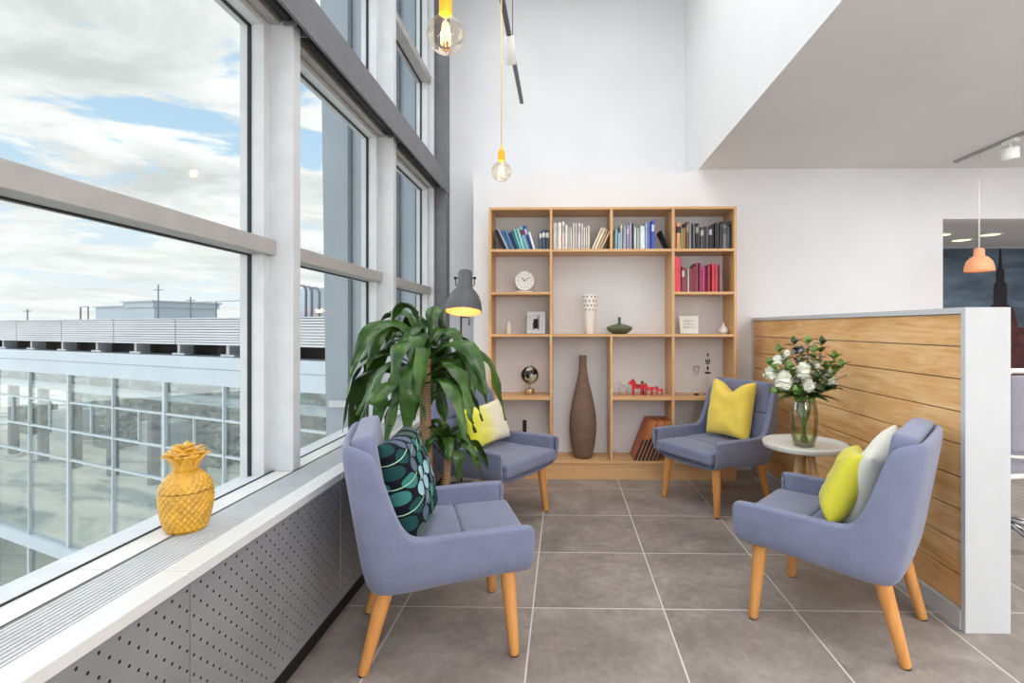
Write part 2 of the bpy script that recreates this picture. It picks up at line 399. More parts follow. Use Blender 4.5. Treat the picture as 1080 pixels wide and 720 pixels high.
# steel beam across the windows with blind cavity below
bm = new_bm()
add_box(bm, -1.145, -1.130, YB, 5.20, 2.605, 2.785); add_box(bm, -1.45, -1.145, YB, 5.20, 2.765, 2.785)
struct('beam_steel', bm, M['steel'])
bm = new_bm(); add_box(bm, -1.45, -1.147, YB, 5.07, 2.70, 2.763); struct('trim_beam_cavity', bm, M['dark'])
bm = new_bm(); add_box(bm, -1.30, -1.255, YB, 5.07, 2.640, 2.70, bev=0.004); add_box(bm, -1.42, -1.30, YB, 5.07, 2.657, 2.70); struct('trim_window_head', bm, M['transom'])
for i, (y0, y1) in enumerate(bays):
    if y1 < 1: continue
    t = thing('roller_blind', ['dark rolled-up window blind under the steel beam above the nearest window',
        'dark rolled-up window blind under the steel beam above the middle window', 'dark rolled-up window blind under the steel beam above the far window'][i-3], 'blind',
        (-1.205, (y0+y1)/2, 2.665), 0, 'rolled blinds under the steel beam')
    bm = new_bm(); add_tube(bm, [(0, -(y1-y0)/2+.03, 0), (0, (y1-y0)/2-.03, 0)], 0.026, 14); obj('roll', bm, M['black'], t)
    bm = new_bm()
    bm.free()
    for s in (-1, 1): bm = new_bm(); add_box(bm, -.03, .03, s*((y1-y0)/2-.015)-.005, s*((y1-y0)/2-.015)+.005, -.035, .036); obj('bracket', bm, M['steel'], t)

# partition: oak boards framed in white
XP = 1.705
bm = new_bm()
add_box(bm, XP, XP+.190, 2.273, 2.30, 0, 1.385, bev=0.002)                 # end cap
add_box(bm, XP, XP+.190, 2.30, YW, 1.358, 1.385, bev=0.002)
add_box(bm, XP-.004, XP+.190, 2.30, YW, 0, 0.085)
add_box(bm, XP+.04, XP+.190, 2.30, YW, 0.085, 1.358)
add_box(bm, XP, XP+.04, 4.80, YW, 0.085, 1.358)
part = obj('partition_wall', bm, M['partwhite'])
part['kind'] = 'structure'
bm = new_bm(); z = 0.085; hb = (1.358-.085)/9
for k in range(9):
    add_box(bm, XP+.012, XP+.041, 2.301, 4.80, z+.0025, z+hb-.0025, bev=0.0015); z += hb
obj('board_cladding', bm, M['clad'], part)

# ------------------------------------------------------------------ outside
m = Mat('pale_apron', (0.72, 0.73, 0.70), 0.8); v = m.coord((0.15, 0.6, 1)); n_ = m.noise(v, 1, 6, 0.6, 0.8)
m.color(m.ramp(n_, [(0.35, (0.62, 0.66, 0.66)), (0.44, (0.90, 0.89, 0.85)), (0.56, (0.98, 0.96, 0.91))])); M['apron'] = m.m
bm = new_bm(); add_box(bm, -90, -1.6, -20, 90, -9.3, -9.0); struct('ground', bm, M['apron'])
M['panel'] = plain('pale_facade_panel', (0.80, 0.83, 0.86), 0.5, var=0.02, nscale=0.6)
M['mull'] = plain('pale_mullion', (0.80, 0.83, 0.84), 0.5)
M['tealglass'] = glass('tinted_facade_glass', (0.95, 0.975, 0.96), 0.03, k=0.35)
m = Mat('louvred_metal', (0.84, 0.84, 0.85), 0.45, 0.1); s_ = m.sep(m.coord())
fr = m.math('FRACT', m.math('MULTIPLY', s_[0], 0.3)); m.color(m.mix(m.math('LESS_THAN', fr, 0.02), m.ramp(m.noise(m.coord((0.4, 1, 1)), 1.2, 2), [(0.3, (0.80, 0.80, 0.81)), (0.7, (0.86, 0.86, 0.87))]), (0.6, 0.6, 0.62))); M['louvre'] = m.m
# far wing seen in its own frame: local x runs along the facade (left = farther), y = depth behind it
ang = math.atan2(0.408, -0.913)
bt = thing('terminal_building', 'long pale building with louvred parapet and glazed facade outside the window', 'building', (-8.42, 14.0, 0), ang)
# local axes: +x away to the left; +y : rotate 90 -> points towards camera side or away
def bpart(name, m, boxes, parent=bt, bev=0):
    bm = new_bm()
    for b in boxes: add_box(bm, *b, bev=bev)
    return obj(name, bm, m, parent)
SGN = -1   # local -y is away from the camera
def Yb(a, b): return (min(SGN*a, SGN*b), max(SGN*a, SGN*b))
A0, A1 = -9.0, 42.0
M['wing_dark0'] = plain('grey_louvre_gap', (0.42, 0.43, 0.45), 0.6)
lou = []
for k in range(10):
    z0 = 0.80+k*0.0735
    lou.append((A0, A1, *Yb(0.0, 0.07), z0, z0+0.056))
bpart('louvre_band', M['louvre'], lou + [(A0, A1, *Yb(-0.04, 0.9), 1.535, 1.565)])
bpart('louvre_backing', M['wing_dark0'], [(A0, A1, *Yb(0.08, 0.9), 0.80, 1.535)])
bpart('roof_gap', M['dark'], [(A0, A1, *Yb(0.7, 0.9), 0.46, 0.80)])
sup = []
random.seed(3)
for k in range(22):
    x = A0+1+k*2.3; sup = [(x, x+.12, *Yb(0.2, 0.6), 0.46, 0.80), (x-.3, x+.3, *Yb(0.15, 0.3), 0.47, 0.53)]
    bpart('roof_bracket', M['alu'], sup)
bpart('fascia', M['panel'], [(A0, A1, *Yb(-0.05, 1.0), 0.13, 0.46), (A0, A1, *Yb(-0.03, 1.0), -0.34, 0.11), (A0, A1, *Yb(0.0, 1.0), 0.10, 0.14)])
BX = [-7.3+2.8*k for k in range(17)]
BX = [x+0.0 for x in BX]; off = 1.094-BX[3]; BX = [x+off for x in BX]
mu = []; thin = []
for i, x in enumerate(BX):
    wdt = 0.065 if (i % 2 == 0) else 0.03
    bpart('mullion', M['mull'], [(x-wdt, x+wdt, *Yb(-.05, .05), -6.3, -.34)])
rails = [-1.30, -2.29, -3.28]
for z in rails: bpart('glazing_rail', M['mull'], [(A0, A1, *Yb(-.03, .08), z-.028, z+.028)])
for i, x in enumerate(BX):
    bpart('sash_bar', M['mull'], [(x+1.36, x+1.40, *Yb(-.02, .05), -2.29, -1.30)])
bpart('glazing', M['tealglass'], [(A0, A1, *Yb(.02, .04), -6.3, -.34)])
bpart('floor_band', M['panel'], [(A0, A1, *Yb(-.1, 14), -6.75, -6.3)])
m = Mat('hall_interior', (0.4, 0.45, 0.45), 0.7); v = m.coord((0.35, 1, 0.9)); n_ = m.noise(v, 1.6, 5, 0.6)
m.color(m.ramp(n_, [(0.36, (0.25, 0.33, 0.34)), (0.46, (0.48, 0.57, 0.57)), (0.56, (0.70, 0.76, 0.74)), (0.66, (0.92, 0.92, 0.86))])); M['hall'] = m.m
bpart('hall_wall', M['hall'], [(A0, A1, *Yb(14, 14.2), -6.3, -.34)])
M['halldark'] = Mat('dark_hall_interior', (0.2, 0.26, 0.27), 0.7); m = M['halldark']; v = m.coord((0.5, 1, 1.6)); n_ = m.noise(v, 1.3, 5, 0.6)
m.color(m.ramp(n_, [(0.40, (0.14, 0.19, 0.20)), (0.50, (0.30, 0.37, 0.37)), (0.56, (0.62, 0.68, 0.66)), (0.62, (0.25, 0.31, 0.31))])); M['halldark'] = m.m
bpart('hall_upper_wall', M['halldark'], [(A0, A1, *Yb(6, 6.2), -1.9, -.34)])
bpart('hall_walkway', M['panel'], [(A0, A1, *Yb(5, 7), -2.1, -1.9)])
for k in range(14): bpart('hall_column', M['wing_dark0'], [(A0+2+k*3.6, A0+2.35+k*3.6, *Yb(5.2, 5.6), -6.25, -2.1)])
for k in range(9): bpart('hall_booth', M['panel'] if k % 2 else M['halldark'], [(A0+3+k*5.2, A0+5.2+k*5.2, *Yb(8.5, 10), -6.25, -4.3)])
bpart('hall_floor', M['apron'], [(A0, A1, *Yb(0.2, 14), -6.3, -6.25)])
bpart('hall_gallery', M['hall'], [(A0, A1, *Yb(10, 14), -3.3, -3.1)])
low = []
for i, x in enumerate(BX): bpart('lower_mullion', M['mull'], [(x-.06, x+.06, *Yb(-.06, .06), -9.0, -6.75)])
bpart('lower_glazing', M['tealglass'], [(A0, A1, *Yb(.02, .04), -9, -6.75)])
bpart('lower_hall_wall', M['hall'], [(A0, A1, *Yb(4, 4.2), -9, -6.75)])
# ground apron strip between + objects inside the hall
random.seed(11)
crate_cols = [((0.85, 0.75, 0.30), 'yellow'), ((0.75, 0.80, 0.84), 'pale grey'), ((0.45, 0.55, 0.60), 'blue grey'), ((0.30, 0.33, 0.35), 'dark grey')]
def loc_to_world(p): return bt_mat @ Vector(p)
bt_mat = Matrix.Translation((-8.42, 14.0, 0)) @ Matrix.Rotation(ang, 4, 'Z')
def hall_cart(x, y, z, s, col, label):
    t = thing('luggage_cart', label, 'cart', loc_to_world((x, y, z)), ang, 'carts inside the glazed hall')
    mm = plain(col[1].replace(' ', '_')+'_cart_paint', col[0], 0.5)
    bm = new_bm(); add_box(bm, -1.0*s, 1.0*s, -.5*s, .5*s, .35*s, .5*s, bev=.02); add_box(bm, -1.0*s, -.9*s, -.5*s, .5*s, .5*s, 1.1*s); obj('body', bm, mm, t)
    bm = new_bm(); add_box(bm, -.8*s, .9*s, -.42*s, .42*s, .5*s, .95*s, bev=.03*s); obj('load', bm, M['panel'], t)
    for sx_ in (-.7, .7):
        for sy_ in (-.4, .4):
            bm = new_bm(); add_tube(bm, [(sx_*s, sy_*s-.06*s, .17*s), (sx_*s, sy_*s+.06*s, .17*s)], .17*s, 12); obj('wheel', bm, M['black'], t)
hall_cart(11.3, -11.5, -3.1, 1.0, crate_cols[0], 'yellow luggage cart on the upper gallery of the glazed hall')
hall_cart(6.0, -5.0, -6.25, 1.1, crate_cols[1], 'pale grey luggage cart on the hall floor behind the glazing')
hall_cart(1.5, -7.3, -6.25, 1.0, crate_cols[2], 'blue grey luggage cart on the hall floor near the facade\'s nearer end')
hall_cart(2.4, -11.5, -3.1, 0.9, crate_cols[3], 'dark grey luggage cart on the gallery near the facade\'s nearer end')
# plant room and masts on the roof
rb = thing('rooftop_plant_room', 'low grey rooftop plant room behind the louvred parapet', 'rooftop cabin', at(158, 330, 27), ang)
bm = new_bm(); add_box(bm, -2.3, 3.0, -2, 1.0, -1.2, 0.30); add_box(bm, -2.4, 0.2, -2.1, 1.1, 0.24, 0.50); obj('wall', bm, M['panel'], rb)
bm = new_bm(); add_box(bm, 0.1, 3.1, -2.1, 1.1, 0.30, 0.36); add_box(bm, -2.5, 0.3, -2.2, 1.2, 0.50, 0.56); obj('roof_edge', bm, M['alu'], rb)
M['mast'] = plain('grey_mast', (0.5, 0.52, 0.54), 0.5)
for (x, yt, Yd, lab) in ((167, 300, 25, 'tall thin grey mast standing over the rooftop plant room'), (201, 313, 24, 'short grey mast at the end of the rooftop plant room'),
                    (228, 318, 24, 'short grey mast on the roof near the window frame'), (29, 326, 26, 'small grey mast far along the roof at the distant end')):
    p = at(x, yt, Yd); t = thing('roof_mast', lab, 'mast', (p.x, p.y, 1.4), 0, 'masts on the far roof')
    hgt = p.z-1.4
    bm = new_bm(); add_tube(bm, [(0, 0, -.6), (0, 0, hgt)], .028, 6); obj('pole', bm, M['mast'], t)
    bm = new_bm(); add_box(bm, -.22, .22, -.02, .02, hgt*.86, hgt*.86+.03); obj('cross_arm', bm, M['mast'], t)
t = thing('roof_gantry', 'small grey pipe gantry on the far roof left of the plant room', 'gantry', at(89, 337, 25), ang)
bm = new_bm(); add_tube(bm, [(-.35, 0, -.3), (-.35, 0, .62), (.35, 0, .62), (.35, 0, -.3)], .03, 6); obj('frame', bm, M['mast'], t)
# roof railing cable
bm = new_bm(); a = at(201, 319, 24); b = at(262, 316.5, 21.5); add_tube(bm, [a, b], .014, 5); o = obj('roof_rail', bm, M['mast']); tag(o, 'thin grey rail running along the far roof by the window frame', 'railing')
# tall white cabinet with pipes in the middle window
t = thing('rooftop_cabinet', 'white rooftop ventilation cabinet with dark vertical pipes, seen through the middle window', 'cabinet', at(322, 336, 15.2), ang)
bm = new_bm(); add_box(bm, -1.3, 1.3, -1, .2, -.6, 0.86, bev=.01); obj('body', bm, M['panel'], t)
for k, x in enumerate((-.45, -.68, -.98)):
    bm = new_bm(); add_tube(bm, [(x, .35, -.6), (x, .35, .80-.04*k), (x+.1, .35, .92-.04*k), (x+.35, .30, .94-.04*k)], .035, 8); obj('pipe', bm, M['mast'], t)
# own building's projecting wing beyond the windows
M['wing'] = plain('grey_wing_panel', (0.63, 0.66, 0.69), 0.45, var=0.04, nscale=0.8)
M['wing_dark'] = plain('dark_wing_joint', (0.38, 0.41, 0.44), 0.4)
t = thing('projecting_wing', 'grey panelled wing of the building projecting outside the middle and far windows', 'building wing', (-2.0, 5.6, -9))
bm = new_bm(); vs = add_box(bm, -0.52, 0.60, 0, 1.6, 0, 16)
for v in vs:
    if v.co.x < 0: v.co.x += (-.12 if v.co.z > 8 else .10)
obj('wall', bm, M['wing'], t)
bm = new_bm()
for x in (-.30, -.02, .22, .42): add_box(bm, x, x+.035, -.03, 0.0, 0, 16)
obj('panel_joint', bm, M['wing_dark'], t)
bm = new_bm()
for z in (7.0, 9.45): add_box(bm, -.50, .58, -.05, 0.0, z, z+.07)
obj('panel_rail', bm, M['alu'], t)
#__OBJECTS__
# ------------------------------------------------------------------ bookcase
SY0, SY1 = 4.50, 4.815
def sx_(px): return at(px, 345, SY0).x
def sz_(py): return at(645, py, SY0).z
shelf = thing('bookcase', 'tall light oak open bookcase with many compartments against the white back wall', 'bookcase', (sx_(646), (SY0+SY1)/2, 0))
so = Vector(shelf.location)
def sbox(name, x0, x1, z0, z1, y0=SY0, y1=SY1, m=None, bev=0.0015):
    bm = new_bm(); add_box(bm, x0-so.x, x1-so.x, y0-so.y, y1-so.y, z0, z1, bev=bev); return obj(name, bm, m or M['oak'], shelf)
T = 0.022
XL, XRr = sx_(515.5), sx_(777); ZT = sz_(218)
V2, V3, V4 = sx_(581.2), sx_(645), sx_(710.2)
Z1 = sz_(263.7); Z2a = sz_(309); Z3 = sz_(353.7); Z4 = sz_(419.3); Z5 = sz_(487.6)
sbox('side_panel', XL, XL+T, 0, ZT); sbox('side_panel', XRr-T, XRr, 0, ZT)
sbox('top_board', XL+T, XRr-T, ZT-T, ZT, m=M['oak_h'])
sbox('divider', V2-T/2, V2+T/2, Z5+.011, ZT-T); sbox('divider', V4-T/2, V4+T/2, Z5+.011, ZT-T)
sbox('divider', V3-T/2, V3+T/2, Z1+.011, ZT-T); sbox('divider', V3-T/2, V3+T/2, Z5+.011, Z3-.011)
for (a, b, z) in ((XL+T, V2-T/2, Z1), (V2+T/2, V4-T/2, Z1), (V4+T/2, XRr-T, Z1), (XL+T, V2-T/2, Z2a), (V4+T/2, XRr-T, Z2a),
                  (XL+T, V2-T/2, Z3), (V2+T/2, V4-T/2, Z3), (V4+T/2, XRr-T, Z3), (XL+T, V2-T/2, Z4-.004), (V3+T/2, V4-T/2, Z4-.004), (V4+T/2, XRr-T, Z4-.004)):
    th = T/2 if z != Z4-.004 else T/2+.006
    sbox('shelf', a, b, z-th, z+T/2, m=M['oak_h'])
sbox('bottom_board', XL+T, XRr-T, Z5-.011, Z5+.011, m=M['oak_h']); sbox('plinth', XL+T, XRr-T, 0, Z5-.011, y0=SY0+.012, m=M['oak_h'])
TOP = {k: v+T/2 for k, v in dict(r1=Z1, r2=Z2a, r3=Z3, r4=Z4-.004, r5=Z5).items()}

# ------------------------------------------------------------------ books
M['pages'] = plain('book_pages', (0.88, 0.85, 0.78), 0.8)
bmats = {}
def bmat(col, stripe=None):
    k = (col, stripe)
    if k not in bmats:
        m = Mat('book_cover_%d' % len(bmats), col, 0.5); z = m.sep(m.coord(src='Generated'))
        a = m.ramp(m.noise(m.coord((9, 9, 3)), 3, 3), [(0.3, tuple(c*.9 for c in col)), (0.7, tuple(min(1, c*1.08) for c in col))])
        if stripe:
            band = m.math('MULTIPLY', m.math('GREATER_THAN', z[2], 0.62), m.math('LESS_THAN', z[2], 0.86))
            a = m.mix(band, a, stripe)
        m.color(a); bmats[k] = m.m
    return bmats[k]
def book(x, zb, w_, h, d, lean, mat, yf, name='book'):
    """spine facing the room; hinge corner at (x, zb); lean > 0 tips the top to the right"""
    bm = new_bm()
    add_box(bm, 0, w_, 0, .003, 0, h, mi=0); add_box(bm, 0, .0022, 0, d, 0, h, mi=0); add_box(bm, w_-.0022, w_, 0, d, 0, h, mi=0)
    add_box(bm, .0022, w_-.0022, .003, d-.004, .003, h-.004, mi=1)
    if lean < 0: bmesh.ops.translate(bm, verts=bm.verts[:], vec=(0, 0, 0))
    o = obj(name, bm, [mat, M['pages']])
    # keep the lowest corner on the shelf
    a = radians(lean); lift = max(0, w_*sin(a)) if a > 0 else 0
    o.location = (x, yf, zb+lift+.0005); o.rotation_euler = (0, a, 0)
    return o
ORD = ['first', 'second', 'third', 'fourth', 'fifth', 'sixth', 'seventh', 'eighth', 'ninth', 'tenth', 'eleventh', 'twelfth', 'thirteenth', 'fourteenth', 'fifteenth', 'sixteenth', 'seventeenth', 'eighteenth', 'nineteenth', 'twentieth', 'twenty-first', 'twenty-second']
def row(specs, place, zb, group, kind='book'):
    """specs: (x0, x1, ytop, lean, colour, colour word, stripe) in photo pixels on the shelf front"""
    n = len(specs)
    for i, (x0, x1, yt, lean, col, word, stripe) in enumerate(specs):
        w_ = max(.006, sx_(x1)-sx_(x0)-.0015); h = sz_(yt)-zb
        if lean: h = (h-abs(w_*sin(radians(lean))))/cos(radians(lean))
        o = book(sx_(x0), zb, w_, h, min(.23, .15+h*.15), lean, bmat(col, stripe), SY0+.035+random.random()*.03)
        state = 'leaning' if lean else 'upright'
        pos = ORD[i]+' from the left' if i < n-1 else 'last on the right'
        tag(o, '%s %s %s, %s, %s' % (state, word, kind, pos, place), 'book', group)
random.seed(5)
B = lambda *a: tuple(a)
# blue books leaning left in the top left compartment
r = []
cols = [((0.13, 0.12, 0.17), 'black', None), ((0.10, 0.10, 0.16), 'black', None), ((0.78, 0.84, 0.90), 'pale blue', None), ((0.20, 0.42, 0.62), 'mid blue', None), ((0.42, 0.58, 0.76), 'grey blue', None),
        ((0.06, 0.22, 0.38), 'navy', None), ((0.16, 0.46, 0.56), 'teal', None), ((0.50, 0.78, 0.78), 'aqua', None), ((0.62, 0.86, 0.86), 'light aqua', None), ((0.45, 0.68, 0.74), 'sea blue', (0.45, 0.12, 0.25)), ((0.16, 0.26, 0.58), 'royal blue', (0.7, 0.75, 0.9)), ((0.88, 0.92, 0.94), 'white', None)]
x = 531.0
xs = [530.0, 532.0, 534.2, 536.3, 539.6, 542.2, 545.2, 547.4, 550.4, 554.0, 558.6, 562.0]; ends = xs[1:]+[565.0]
tops = [241, 240, 239.5, 240.5, 241, 243, 241, 239.5, 238.5, 236.5, 235.5, 243]; leans = [-26, -26, -25, -24, -22, -21, -19, -18, -17, -17, -17, -17]
for (a, b, t_, l_, c_) in zip(xs, ends, tops, leans, cols): r.append((a, b, t_, l_, c_[0], c_[1], c_[2]))
r += [(568.5, 571.5, 242, 0, (0.32, 0.38, 0.44), 'slate blue', (0.85, 0.87, 0.85)), (571.5, 575, 241, 0, (0.26, 0.34, 0.44), 'slate blue', (0.85, 0.87, 0.85)), (575, 579.3, 241, 0, (0.24, 0.30, 0.38), 'dark slate', (0.85, 0.87, 0.85))]
row(r, 'in the bookcase\'s top left compartment', TOP['r1'], 'blue books in the top left compartment')
# cream books
r = []; x = 583.2
for i, (wd, t_, c_, nm) in enumerate([(5, 233.5, (0.86, 0.86, 0.84), 'pale grey'), (4.5, 233.5, (0.93, 0.90, 0.86), 'ivory'), (3.2, 232.5, (0.90, 0.83, 0.80), 'blush'), (3.2, 236, (0.92, 0.89, 0.85), 'ivory'), (2.2, 238.5, (0.88, 0.86, 0.83), 'pale grey'), (2.6, 238, (0.95, 0.93, 0.90), 'white'),
        (2.5, 234.5, (0.87, 0.84, 0.80), 'stone'), (3.0, 234, (0.92, 0.87, 0.87), 'pale pink'), (3.4, 234, (0.84, 0.81, 0.82), 'pale mauve'), (2.6, 234.2, (0.95, 0.91, 0.86), 'cream'), (2.2, 239, (0.92, 0.90, 0.85), 'ivory'), (2.4, 238.6, (0.86, 0.83, 0.78), 'stone'), (2.8, 236.5, (0.95, 0.90, 0.84), 'cream')]):
    r.append((x, x+wd, t_, 0, c_, nm, (0.72, 0.68, 0.64) if i in (2, 8) else None)); x += wd
for i, (a, wd, t_, l_, c_, nm) in enumerate([(624.0, 2.6, 238.5, 24, (0.93, 0.87, 0.76), 'cream'), (627, 3.0, 239.0, 24, (0.95, 0.89, 0.78), 'cream'), (630.3, 2.6, 240, 24, (0.90, 0.80, 0.64), 'sand'), (633.2, 2.2, 237, 26, (0.93, 0.83, 0.66), 'sand')]):
    r.append((a, a+wd, t_, l_, c_, nm, None))
row(r, 'in the compartment of cream books', TOP['r1'], 'cream books in the second top compartment')
# pale and blue books
r = []; x = 647.6
for i, (wd, t_, c_, nm, st) in enumerate([(1.8, 245, (0.35, 0.45, 0.48), 'dark teal', None), (3.2, 240, (0.62, 0.80, 0.86), 'sky blue', None), (2.2, 244, (0.74, 0.88, 0.92), 'pale aqua', None), (2.6, 235.5, (0.82, 0.86, 0.88), 'white', None), (1.6, 239, (0.55, 0.62, 0.68), 'slate', None), (2.4, 237.5, (0.86, 0.87, 0.88), 'white', None),
        (3.4, 236, (0.62, 0.58, 0.72), 'lavender', (0.75, 0.72, 0.8)), (2.8, 233.5, (0.70, 0.68, 0.78), 'pale lavender', None), (1.6, 234, (0.20, 0.25, 0.32), 'dark navy', None), (3.0, 238.5, (0.80, 0.84, 0.82), 'pale grey', None), (3.6, 239.5, (0.68, 0.71, 0.70), 'mid grey', None), (5.4, 237.3, (0.88, 0.91, 0.90), 'white', None),
        (2.6, 234, (0.64, 0.76, 0.90), 'light blue', None), (2.4, 234, (0.48, 0.52, 0.80), 'periwinkle', None), (2.0, 234, (0.20, 0.26, 0.66), 'deep blue', None), (3.6, 231.3, (0.28, 0.36, 0.78), 'royal blue', (0.8, 0.85, 0.95))]):
    r.append((x, x+wd, t_, 0, c_, nm, st)); x += wd
r.append((706.6, 708.6, 242.0, -27, (0.12, 0.11, 0.12), 'black', None))
row(r, 'in the compartment of pale blue books', TOP['r1'], 'pale and blue books in the third top compartment')
# black books top right
r = []; x = 712.2
for i, (wd, t_, c_, nm, st) in enumerate([(2.4, 233, (0.86, 0.64, 0.52), 'salmon', None), (4.6, 234, (0.90, 0.65, 0.45), 'orange', (0.25, 0.15, 0.13)), (3.0, 240, (0.55, 0.62, 0.40), 'olive', None), (3.2, 239, (0.74, 0.47, 0.26), 'rust', None), (3.2, 232.5, (0.42, 0.36, 0.34), 'brown', (0.6, 0.56, 0.52)), (1.6, 235, (0.80, 0.78, 0.80), 'white', None), (2.8, 235, (0.12, 0.12, 0.14), 'black', None), (1.8, 236, (0.70, 0.70, 0.70), 'grey', None),
        (3.4, 235, (0.13, 0.13, 0.15), 'black', (0.6, 0.6, 0.6)), (1.8, 236, (0.82, 0.82, 0.80), 'white', None), (3.6, 239, (0.34, 0.32, 0.34), 'charcoal', (0.7, 0.7, 0.7)), (3.6, 238, (0.24, 0.23, 0.24), 'charcoal', None), (2.2, 239, (0.55, 0.54, 0.56), 'grey', None), (3.0, 238, (0.20, 0.18, 0.22), 'black', (0.78, 0.76, 0.8)),
        (3.0, 236, (0.14, 0.12, 0.17), 'black', None), (3.2, 234, (0.16, 0.15, 0.16), 'black', None), (1.6, 235, (0.50, 0.50, 0.52), 'grey', None), (3.4, 235.5, (0.22, 0.21, 0.22), 'charcoal', None), (4.4, 236.5, (0.46, 0.45, 0.45), 'grey', (0.3, 0.3, 0.3)), (3.2, 237.5, (0.28, 0.33, 0.40), 'dark blue grey', None), (3.0, 240, (0.15, 0.16, 0.18), 'black', None)]):
    r.append((x, x+wd, t_, 0, c_, nm, st)); x += wd
row(r, 'in the bookcase\'s top right compartment', TOP['r1'], 'dark books in the top right compartment')
zt_ = sz_(236.2)+.002
bm = new_bm(); add_box(bm, 0, .10, 0, .17, 0, .028); o = obj('book', bm, bmat((0.17, 0.18, 0.21))); o.location = (sx_(762.2), SY0+.06, zt_)
tag(o, 'black book lying flat across the upright dark books at the top right', 'book', 'dark books in the top right compartment')
# red and pink books
r = []; x = 712.2
for i, (wd, t_, c_, nm, st) in enumerate([(7.0, 270.5, (0.88, 0.28, 0.36), 'wide coral red', None), (1.8, 280.5, (0.35, 0.12, 0.15), 'maroon', None), (3.0, 281, (0.72, 0.25, 0.32), 'red', (0.92, 0.85, 0.8)), (2.4, 283, (0.55, 0.48, 0.48), 'grey', None), (2.2, 282.5, (0.85, 0.72, 0.70), 'pale pink', None), (3.4, 282.5, (0.55, 0.24, 0.34), 'plum', None), (3.8, 280.5, (0.50, 0.20, 0.24), 'burgundy', None),
        (2.6, 276.5, (0.72, 0.36, 0.46), 'dusty pink', None), (2.4, 277, (0.52, 0.10, 0.24), 'crimson', None), (1.4, 276, (0.92, 0.60, 0.76), 'pink', None), (3.6, 281, (0.80, 0.24, 0.50), 'magenta', None), (1.8, 282, (0.62, 0.10, 0.24), 'crimson', None), (2.6, 280, (0.66, 0.26, 0.34), 'dull red', None), (2.0, 278, (0.70, 0.08, 0.15), 'deep red', None), (2.6, 277.5, (0.94, 0.28, 0.32), 'bright red', None),
        (2.2, 277.5, (0.82, 0.12, 0.26), 'scarlet', None), (1.6, 278, (0.95, 0.55, 0.55), 'rose', None), (2.2, 278.5, (0.60, 0.14, 0.24), 'crimson', None), (2.4, 279, (0.68, 0.46, 0.52), 'mauve', None)]):
    r.append((x, x+wd, t_, 0, c_, nm, st)); x += wd
row(r, 'in the compartment of red books', TOP['r2'], 'red books on the second right shelf')
# leaning brown folders at the bottom
for i in range(6):
    x0 = 668.5+i*4.0
    col = (0.70, 0.36, 0.18) if i % 2 == 0 else (0.76, 0.46, 0.20)
    m_ = bmat(col); 
    bm = new_bm(); add_box(bm, 0, .026, 0, .27, 0, .36, bev=.002, mi=0); add_box(bm, .004, .022, -.0015, .002, .0, .19, mi=1); add_box(bm, .0245, .0275, -.001, .002, 0, .36, mi=2)
    o = obj('folder', bm, [m_, bmat((0.16, 0.11, 0.12)), bmat((0.80, 0.70, 0.55))])
    o.rotation_euler = (0, radians(22), 0); o.location = (sx_(x0), SY0+.01, TOP['r5']+.026*sin(radians(22))+.001)
    tag(o, 'orange-brown folder with dark lower spine, %s of the row leaning right on the bottom shelf' % ORD[i], 'folder', 'brown folders leaning on the bottom shelf')
bm = new_bm(); add_box(bm, -.16, .13, 0, .20, 0, .03, bev=.003); o = obj('book', bm, bmat((0.16, 0.16, 0.18))); o.location = (sx_(737), SY0+.06, TOP['r5']+.24)
bpy.data.objects.remove(o)

# ------------------------------------------------------------------ shelf ornaments
YO = SY0+.14
def pz(py, Y): return at(600, py, Y).z
def pm(n, Y): return n*Y/F      # pixels -> metres at depth Y
# clock
t = thing('table_clock', 'round cream table clock with thin dark hands on the second left shelf', 'clock', (at(553.5, 0, YO).x, YO, TOP['r2']))
R_ = .087; cz = .105
bm = new_bm(); Mx = Matrix.Translation((0, 0, cz)) @ Matrix.Rotation(pi/2, 4, 'X')
add_lathe(bm, [(R_*.9, -.025), (R_, -.018), (R_, .018), (R_*.95, .025), (R_*.88, .025), (R_*.86, .021)], 40, mat=Mx); obj('case', bm, M['white'], t)
bm = new_bm(); add_lathe(bm, [(R_*.87, .0205), (R_*.87, .0214)], 40, mat=Mx)
M['cream'] = plain('cream_ceramic', (0.90, 0.87, 0.82), 0.4)
obj('dial', bm, M['white'], t)
M['ink'] = plain('dark_marking', (0.22, 0.20, 0.20), 0.6)
bm = new_bm()
for k in range(12):
    a = k*pi/6; c_ = Vector((sin(a)*R_*.70, -.0222, cz+cos(a)*R_*.70)); dx = Vector((sin(a), 0, cos(a)))*.009; pr = Vector((cos(a), 0, -sin(a)))*.0022
    f = [bm.verts.new(c_+dx+pr), bm.verts.new(c_-dx+pr), bm.verts.new(c_-dx-pr), bm.verts.new(c_+dx-pr)]; bm.faces.new(f)
obj('hour_marks', bm, plain('grey_marking', (0.60, 0.56, 0.54), 0.6), t)
for nm, a, ln, wd in (('hour_hand', radians(-40), .036, .003), ('minute_hand', radians(55), .055, .002)):
    bm = new_bm(); add_box(bm, -wd, wd, -.0255, -.0235, -.006, ln, mat=Matrix.Translation((0, 0, cz)) @ Matrix.Rotation(a, 4, 'Y')); obj(nm, bm, M['ink'], t)
bm = new_bm(); add_box(bm, -.072, .072, -.035, .035, 0, .016, bev=.005); obj('base', bm, M['cream'], t)
# small cone
t = thing('cone_figurine', 'small pale pink ceramic cone left of the silver photo frame', 'figurine', (at(536.5, 0, YO).x, YO, TOP['r3']))
bm = new_bm(); add_lathe(bm, [(.025, 0), (.027, .006), (.020, .06), (.014, .100), (.006, .112)], 20); obj('body', bm, M['cream'], t)
